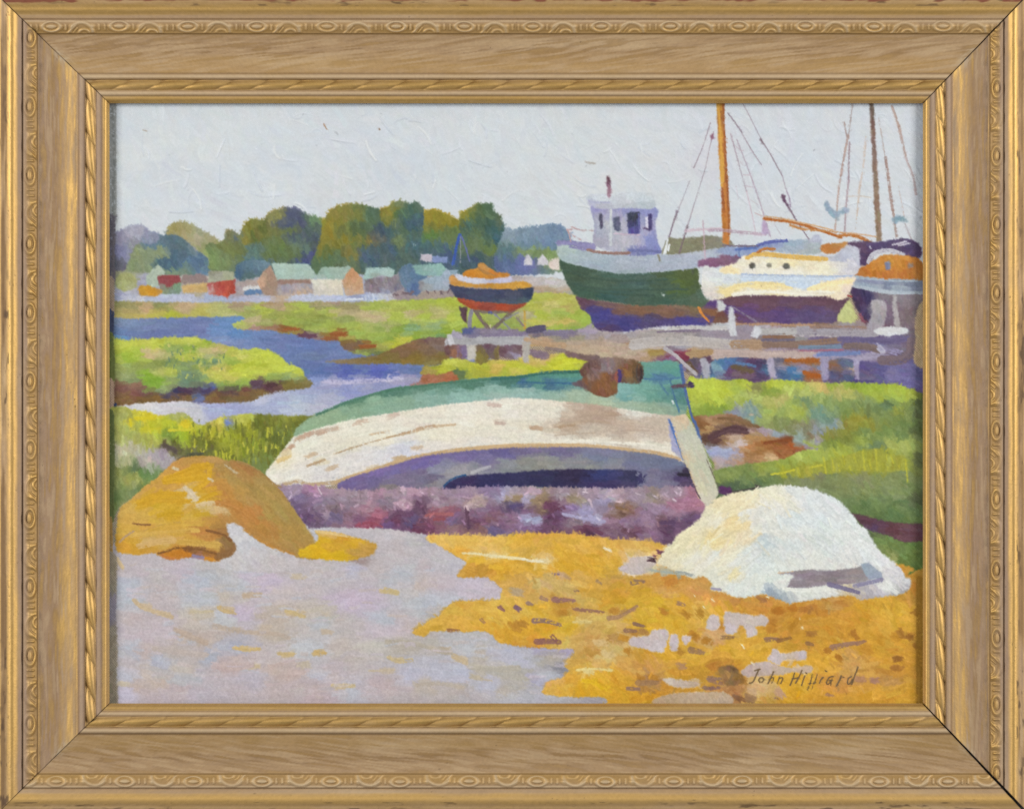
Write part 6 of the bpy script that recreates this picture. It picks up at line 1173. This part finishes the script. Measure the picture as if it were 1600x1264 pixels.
# ------------------------------------------------------------------ the frame
frame = empty('picture_frame', world(800, 632, 0))
frame['label'] = 'wide gold and taupe wooden frame with carved ornament bands, cracked at its lower right corner'
frame['category'] = 'picture frame'
F0 = np.array(frame.location)
OUT = (-2.0, -5.0, 1603.0, 1268.0)      # left, top, right, bottom of the outer edge
INN = (171.0, 162.0, 1442.0, 1098.5)    # of the sight opening
UW = 172
uu = np.arange(UW + 1, dtype=np.float32)
HU = np.interp(uu, [0, 2, 4, 7, 10, 13, 16, 20, 24, 28, 31, 35.0, 36, 37.6, 38.6, 42, 48, 54, 59, 60.5, 64, 72, 84, 96, 108, 118, 122.6, 124.5, 126, 129, 131.5, 133, 134, 135.5, 139, 143, 147, 150, 151.2, 153, 155.5, 158.5, 160, 161.5, 164, 167, 170, 172],
               [22, 27, 28, 27.4, 28, 30.4, 32.6, 33.6, 32.4, 29.6, 28.6, 28.3, 25.5, 24.5, 28.5, 30, 29.5, 26.5, 23, 19, 17.4, 15.4, 14.4, 14.9, 16.6, 18.6, 19.4, 23.2, 25.2, 26.2, 25.4, 23.5, 20.5, 20.2, 22.6, 23.6, 22.6, 20.2, 19.4, 21.2, 21.8, 20.6, 18.2, 18.0, 18.4, 17.2, 13.4, 11.0])
HU = np.convolve(np.pad(HU, 1, 'edge'), [.2, .6, .2], 'valid')
sm_ = np.convolve(np.pad(HU, 3, 'edge'), np.ones(7) / 7, 'valid'); HU[3:34] = sm_[3:34]; HU[66:118] = sm_[66:118]

def ridge(d, w): return np.clip(1 - np.abs(d) / w, 0, 1) ** .8
def ornament(s, v):
    """egg-and-leaf: s along (period 107.2), v across 0..22"""
    s = (s + 30) % 107.2 - 30
    h = np.zeros_like(s)
    r1 = np.hypot(s / 15.5, (v - 10.5) / 8.6)
    h = np.maximum(h, ridge((r1 - .92) * 9.5, 2.8) * .9)
    r2 = np.hypot(s / 8.6, (v - 10.5) / 3.9)
    h = np.maximum(h, np.sqrt(np.clip(1 - r2 ** 3, 0, 1)) * .95)
    h = np.maximum(h, .45 * np.clip((.8 - r1) * 5, 0, 1) * np.clip((r2 - 1) * 3, 0, 0))
    for bx, w in ((-22.5, 1.6), (22.5, 2.0), (75.5, 2.2)):
        h = np.maximum(h, ridge(s - bx, w) * np.clip((v - 5) * .5, 0, 1) * np.clip((18 - v) * .5, 0, 1) * .75)
    # leaf: nested arcs that open toward the inside of the frame
    for cx, cy, rr, w, k in ((47, 20, 16.0, 4.2, 1.0), (52, 23, 7.5, 2.6, .7)):
        rad = np.hypot((s - cx) / 1.15, v - cy)
        h = np.maximum(h, ridge(rad - rr, w) * (v < cy + 1) * np.clip((s - 27) * .2, 0, 1) * k)
    d = (s - 27) - (20.5 - v) * .95          # tail sweeping up into the leaf
    h = np.maximum(h, ridge(d * .7, 2.4) * (s > 22) * (s < 44) * .9)
    d2 = (s - 35) - (20.5 - v) * .8
    h = np.maximum(h, ridge(d2 * .75, 1.6) * (s > 30) * (s < 42) * (v > 12) * .45)
    h = np.maximum(h, np.clip(1.25 - np.hypot((s - 64.5) / 5.0, (v - 11.0) / 6.0), 0, 1) * .95)
    return h * np.clip((v + .5) * .5, 0, 1) * np.clip((22 - v) * .5, 0, 1)

def rope(s, v, amp):
    """twisted ribbon, 54 marks a turn; v 0..17 across"""
    ph = s / 54.0 + (v - 8.5) / 17 * .62
    f = ph - np.floor(ph)
    body = np.sin(np.pi * np.clip(f ** .8, 0, 1)) ** .8
    return amp * (body - .6)

SEC = (('outer_moulding', 0, 37), ('ornament_band', 37, 60), ('cove', 60, 124), ('rope_moulding', 124, 152), ('sight_edge', 152, 172))
TAN = lin(np.array([168, 140, 107]) / 255.); GREY = lin(np.array([160, 134, 111]) / 255.)
GOLD = lin(np.array([204, 166, 100]) / 255.); OCH = lin(np.array([150, 116, 66]) / 255.); BRN = lin(np.array([122, 92, 58]) / 255.)
DRK = lin(np.array([70, 48, 34]) / 255.); RED = lin(np.array([122, 66, 48]) / 255.); PALE = lin(np.array([200, 176, 140]) / 255.)
GFR = np.interp(uu, [0, 3, 5, 11, 14, 19, 24, 28, 31, 36, 38, 42, 46, 55, 60, 63, 72, 90, 102, 112, 121, 123.5, 125, 133, 135, 143, 150, 152, 159, 161, 165, 172],
                [.85, .8, .35, .45, .85, 1, 1, .7, .1, 0, 0, .1, .5, .85, .7, .05, 0, .12, .42, .65, .6, .2, .05, .05, .7, 1, .7, .05, .05, .6, 1, .8])

def mix(c, d, f): return c + (d - c) * np.clip(f, 0, 1)[..., None]

def make_rail(side, label):
    vertical = side in 'LR'
    L, T, Rr, Bt = OUT; l, t, r, b = INN
    n = 1010 if vertical else 1280
    k = uu / UW
    if side == 'T': a0, a1, base = L + (l - L) * k, Rr + (r - Rr) * k, T + (t - T) * k
    if side == 'B': a0, a1, base = L + (l - L) * k, Rr + (r - Rr) * k, Bt + (b - Bt) * k
    if side == 'L': a0, a1, base = T + (t - T) * k, Bt + (b - Bt) * k, L + (l - L) * k
    if side == 'R': a0, a1, base = T + (t - T) * k, Bt + (b - Bt) * k, Rr + (r - Rr) * k
    wob = lambda seed: (vnoise(1, UW + 1, 9, 9, seed)[0] - .5)
    g0 = {'T': .35, 'B': .4, 'L': .35, 'R': .55}[side] + 0 * k; g1 = {'T': .55, 'B': .7, 'L': .4, 'R': .7}[side] + 0 * k
    if side == 'T': g1 = .55 + .5 * (1 - k)
    if side == 'R': g0 = .7 + .7 * (1 - k); g1 = 1.1 + 1.9 * (1 - k)
    if side == 'B': g1 = 1.0 + 1.9 * (1 - k)
    a0 = a0 + g0 + wob(40 + ord(side)) * .5; a1 = a1 - g1 - wob(60 + ord(side)) * .5
    tt = np.linspace(0, 1, n, dtype=np.float32)
    S = a0[None, :] + (a1 - a0)[None, :] * tt[:, None]             # n x (UW+1)
    Ug = np.broadcast_to(uu[None, :], S.shape)
    seed = {'T': 100, 'B': 200, 'L': 300, 'R': 400}[side]
    Hh = np.broadcast_to(HU[None, :], S.shape).copy()
    sgn = {'T': 1, 'R': 1, 'B': -1, 'L': -1}[side]
    off = {'T': 81.0, 'B': -624.0, 'L': -596.0, 'R': 567.0}[side]
    so = sgn * S - off
    om = (Ug >= 37.5) & (Ug <= 60)
    orn = np.where(om, ornament(so + (vnoise(n, 1, 150, 1, seed + 31) - .5) * 5, Ug - 38.0 + (vnoise(n, 1, 60, 1, seed + 32) - .5) * 1.6), 0) * (.45 + .75 * vnoise(n, UW + 1, 55, 14, seed + 33, 2))
    Hh += np.where(om, orn * 4.0 - 1.8 * np.clip((Ug - 39) * .4, 0, 1) * np.clip((60 - Ug) * .4, 0, 1), 0)
    rm_ = (Ug >= 134) & (Ug <= 151)
    wear = vnoise(n, UW + 1, 90, 400, seed + 9)
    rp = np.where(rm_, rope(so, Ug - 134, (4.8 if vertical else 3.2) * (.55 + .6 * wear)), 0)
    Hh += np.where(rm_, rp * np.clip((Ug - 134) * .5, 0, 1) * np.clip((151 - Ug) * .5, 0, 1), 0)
    N1 = vnoise(n, UW + 1, 70, 7, seed + 1, 3); N2 = vnoise(n, UW + 1, 14, 4, seed + 2, 2); N3 = vnoise(n, UW + 1, 3, 3, seed + 3, 2)
    N4 = vnoise(n, UW + 1, 160, 26, seed + 4, 3)
    # handling wear and hand-made wobble
    Hh += (vnoise(n, UW + 1, 60, 30, seed + 5, 2) - .5) * 1.1 + (N2 - .5) * .25
    # cove: brushed grain streaks
    ii = np.arange(n)[:, None]
    big = .55 * vnoise(n, 900, 64, 5.0, seed + 7, 2) + .45 * vnoise(n, 900, 26, 2.6, seed + 6, 1)
    sk = np.clip(Ug * 1.0 + (.13 if not vertical else .015) * (S - S.min()) * 1.0 + (N4 - .5) * 9 + 60, 0, 899).astype(int)
    grain = np.clip((big[ii, sk] - .5) * 1.5 + .5, 0, 1)
    g = np.broadcast_to(GFR[None, :], S.shape) + (N1 - .5) * .55 * (np.broadcast_to(GFR[None, :], S.shape) > .03) + (N2 - .5) * .25
    cove = ((Ug > 61) & (Ug < 123)).astype(np.float32)
    col = np.broadcast_to((GREY if vertical else TAN), S.shape + (3,)).copy()
    col = mix(col, PALE, (N4 - .55) * 1.6)
    col = mix(col, BRN, cove * np.clip((grain - .46) * 2.6, 0, .7) * (.45 + .65 * np.clip(1 - np.abs(Ug - 90) / 34, 0, 1)))
    if vertical: col = mix(col, BRN, cove * np.clip(1 - np.abs(Ug - 88 + (N4 - .5) * 14) / 13, 0, 1) * np.clip((N1 - .25) * 2.2, 0, 1) * .7)
    col = mix(col, OCH, cove * np.clip((.56 - grain) * 2.0, 0, .3))
    col = mix(col, PALE, cove * np.clip((.40 - grain) * 1.8, 0, .26))
    g = np.clip(g + cove * (grain - .5) * 1.1, 0, 1)
    if not vertical: g = g * np.where(cove > 0, .45, 1.0)
    col = mix(col, GOLD, g)
    bead = (np.clip(1 - np.abs(Ug - 128.5) / 4.5, 0, 1) + np.clip(1 - np.abs(Ug - 155.5) / 3.5, 0, 1) + np.clip(1 - np.abs(Ug - 39.5) / 2, 0, 1)) * (.75 if not vertical else .2)
    col = mix(col, PALE, bead)  # pale bead wash, with a highlight painted in on the horizontal rails
    # recesses and grooves toned browner than the raised relief
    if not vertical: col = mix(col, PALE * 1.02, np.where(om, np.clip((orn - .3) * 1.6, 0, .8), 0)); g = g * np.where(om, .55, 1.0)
    if side == 'B': g = g * np.where((Ug < 31), .55, 1.0)
    if vertical: gm = np.where(om, np.clip((orn - .35) * 1.5, 0, .8) * np.clip((Ug - 44) * .15, 0, 1), 0); col = mix(col, GOLD, gm); g = np.maximum(g, gm)
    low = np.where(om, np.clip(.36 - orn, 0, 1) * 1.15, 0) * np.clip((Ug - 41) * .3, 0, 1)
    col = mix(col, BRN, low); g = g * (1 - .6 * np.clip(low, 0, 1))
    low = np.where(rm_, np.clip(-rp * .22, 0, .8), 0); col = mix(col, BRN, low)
    for c_, w_, s_ in ((60.3, 1.6, .55), (134, 1.3, .5), (151.3, 1.0, .45), (160.2, 1.0, .45), (123.8, 1.0, .3), (37.2, 2.0 if vertical else 1.0, .9 if vertical else .5)):
        col = mix(col, BRN * .55, np.clip(1 - np.abs(Ug - c_) / w_, 0, 1) * s_)
    # rubbed outer edge
    worn = np.clip((N1 - .30) * 3.2, 0, 1) * np.clip((Ug - 2) * .5, 0, 1) * np.clip((13.5 - Ug) * .5, 0, 1) * {'L': 1, 'R': .8, 'T': .25, 'B': .25}[side]
    col = mix(col, BRN, worn * .85); g = g * (1 - .75 * worn)
    blot = np.clip((vnoise(n, UW + 1, 17, 5, seed + 8, 3) - .61) * 8, 0, 1) * (Ug < 16) * np.clip((N4 - .36) * 5, 0, 1)
    col = mix(col, DRK, blot * .7); g = g * (1 - .85 * blot)
    if side == 'T':
        rd_ = np.clip((9.8 - Ug + (N2 - .5) * 9 - np.clip((S - 90) / 50, 0, 1) * 2.2) * .5, 0, 1) * np.clip((vnoise(n, UW + 1, 40, 9, seed + 12, 2) - .12) * 4, .0, 1)
        col = mix(col, RED, rd_ * .95); g = g * (1 - .85 * rd_)
    # flecks and knocks
    rr = np.random.default_rng(seed + 20)
    for _ in range(130):
        s0 = rr.uniform(S.min() + 20, S.max() - 20); u0 = rr.choice([rr.uniform(5, 34), rr.uniform(62, 122), rr.uniform(38, 170)])
        a_ = rr.uniform(.5, 1.5) * (2.2 if rr.random() < .12 else 1); b_ = rr.uniform(.5, 1.1)
        i0 = max(0, int((s0 - S.min()) / (S.max() - S.min()) * n) - 14); i1 = i0 + 28
        d = np.clip(1.4 - np.hypot((S[i0:i1] - s0) / a_, (Ug[i0:i1] - u0) / b_), 0, 1)
        col[i0:i1] = mix(col[i0:i1], DRK, d * rr.uniform(.2, .6)); g[i0:i1] *= 1 - .8 * d
        Hh[i0:i1] -= d * .5
    # old filler rubbed into the corners
    e = np.minimum(S - a0[None, :], a1[None, :] - S)
    dc = np.clip(1 - e / 16, 0, 1) * np.clip(1 - np.abs(Ug - 96) / 22, 0, 1)
    col = mix(col, lin(np.array([188, 182, 160]) / 255.), dc * np.clip((N3 - .2) * 1.6, 0, 1) * (.6 if side in 'TL' else .35)); g = g * (1 - .8 * np.clip(dc, 0, 1))
    col = mix(col, DRK, np.clip(1 - e / 1.5, 0, 1) * .55)
    col = col * (1 + (N3 - .5)[..., None] * .16)
    if vertical: g = g * np.where(cove > 0, .82, 1.0)
    gild = np.clip(g, 0, 1) * .80
    # positions
    if vertical: PX = np.broadcast_to(base[None, :], S.shape); PY = S
    else: PX = S; PY = np.broadcast_to(base[None, :], S.shape)
    X, Y, Z = world(PX, PY, Hh)
    V = np.stack([X, Y, Z], -1) - F0
    flip = side in 'TR'
    root = None
    bodies = []
    for nm, ua, ub in SEC:
        w = ub - ua + 1
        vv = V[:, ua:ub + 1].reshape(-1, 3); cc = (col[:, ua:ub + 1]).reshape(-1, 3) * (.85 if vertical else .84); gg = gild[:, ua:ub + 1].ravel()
        ix = np.arange(n * w).reshape(n, w)
        q = np.stack([ix[:-1, :-1], ix[1:, :-1], ix[1:, 1:], ix[:-1, 1:]], -1).reshape(-1, 4)
        if side in 'TR': q = q[:, ::-1] if side == 'R' else q[:, ::-1]
        if side == 'R': q = q[:, ::-1]
        if side == 'T': pass
        bodies.append((nm, vv, q, cc, gg))
    # solid wooden core under the shaped face: side wall, back, mitred ends
    cu = [0, 4, 10, 20, 30, 37, 46, 56, 62, 80, 96, 112, 122, 129, 134, 143, 151, 156, 161, 168, 172]
    prof = [(float(u), float(HU[u]) - (6.0 if 36 < u < 60 or 133 < u < 152 else 4.2)) for u in cu]
    loop = [(0.0, -21.5)] + prof + [(172.0, 2.6), (150.0, 2.6), (150.0, -21.5)]
    cv = []
    for end in (0, 1):
        for u, h in loop:
            kk = u / UW
            aa = (a0 if end == 0 else a1)[min(int(u), UW)] + (.12 if end == 0 else -.12)
            bb = base[0] + (base[-1] - base[0]) * kk
            x, y = (bb, aa) if vertical else (aa, bb)
            cv.append(np.array(world(x, y, h)) - F0)
    m = len(loop)
    cq = [(i, (i + 1) % m, m + (i + 1) % m, m + i) for i in range(m)]
    caps = [list(range(m)), list(range(2 * m - 1, m - 1, -1))]
    rail = mesh_obj('rail', cv, cq, frame, m_wood, smooth=False, extra=caps)
    rail['label'] = label
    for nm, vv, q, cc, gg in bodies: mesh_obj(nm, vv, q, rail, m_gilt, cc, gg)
    # the gilded outer side
    ne = n // 4
    sel = np.linspace(0, n - 1, ne).astype(int)
    xo, yo = (PX[sel, 0], PY[sel, 0])
    top = np.stack(world(xo, yo, Hh[sel, 0]), -1) - F0
    sx = {'L': -.15, 'R': .15}.get(side, 0); sy = {'T': -.15, 'B': .15}.get(side, 0)
    bot = np.stack(world(xo + sx, yo + sy, -21.0 + 0 * xo), -1) - F0
    vv = np.concatenate([top, bot]); ar = np.arange(ne - 1)
    q = np.stack([ar, ar + 1, ar + 1 + ne, ar + ne], -1)
    mesh_obj('side_face', vv, q, rail, m_gilt, np.repeat(OCH[None, :], len(vv), 0) * .8, np.full(len(vv), .2))
    return rail

make_rail('T', 'top rail with reddish rubbed edge'); make_rail('B', 'bottom rail')
make_rail('L', 'left rail with bright gold edge'); make_rail('R', 'right rail, parted from the bottom rail by a crack')

# ------------------------------------------------------------------ wall behind
ws = [np.array(world(a, b, -21.6)) for a, b in ((-2200, -2000), (3800, -2000), (3800, 3300), (-2200, 3300))]
wb = [v + np.array((0, .05, 0)) for v in ws]
wall = mesh_obj('wall', ws + wb, [(3, 2, 1, 0), (4, 5, 6, 7), (0, 1, 5, 4), (1, 2, 6, 5), (2, 3, 7, 6), (3, 0, 4, 7)], None, m_wall, smooth=False)
wall['kind'] = 'structure'

# ------------------------------------------------------------------ camera, lamps, world
cam = bpy.data.cameras.new('camera'); co = bpy.data.objects.new('camera', cam); COL.objects.link(co)
co.location = (0, -REF * U - DIST, 0); co.rotation_euler = (math.radians(90), 0, 0)
cam.sensor_width = 36; cam.lens = 36 * DIST / (1600 * U); cam.clip_start = .05; cam.clip_end = 50
sc.camera = co

def lamp(name, loc, power, size, size_y, col):
    l = bpy.data.lights.new(name, 'AREA'); l.shape = 'RECTANGLE'; l.size = size; l.size_y = size_y; l.energy = power; l.color = col
    o = bpy.data.objects.new(name, l); COL.objects.link(o); o.location = loc
    from mathutils import Vector
    o.rotation_euler = (Vector((0, 0, 0)) - Vector(loc)).to_track_quat('-Z', 'Y').to_euler()
    return o
LP = 30.0
lamp('studio_lamp', (-1.55, -1.25, .42), LP, .6, .9, (1, .985, .96))
lamp('studio_lamp', (1.55, -1.25, .42), LP, .6, .9, (1, .985, .96))
w = bpy.data.worlds.new('World'); sc.world = w; w.use_nodes = True
bg = w.node_tree.nodes['Background']; bg.inputs['Color'].default_value = (.96, .97, 1, 1); bg.inputs['Strength'].default_value = .34

sc.cycles.use_denoising = False
sc.view_settings.view_transform = 'Standard'; sc.view_settings.look = 'None'
sc.view_settings.exposure = 0; sc.view_settings.gamma = 1; sc.view_settings.use_curve_mapping = False
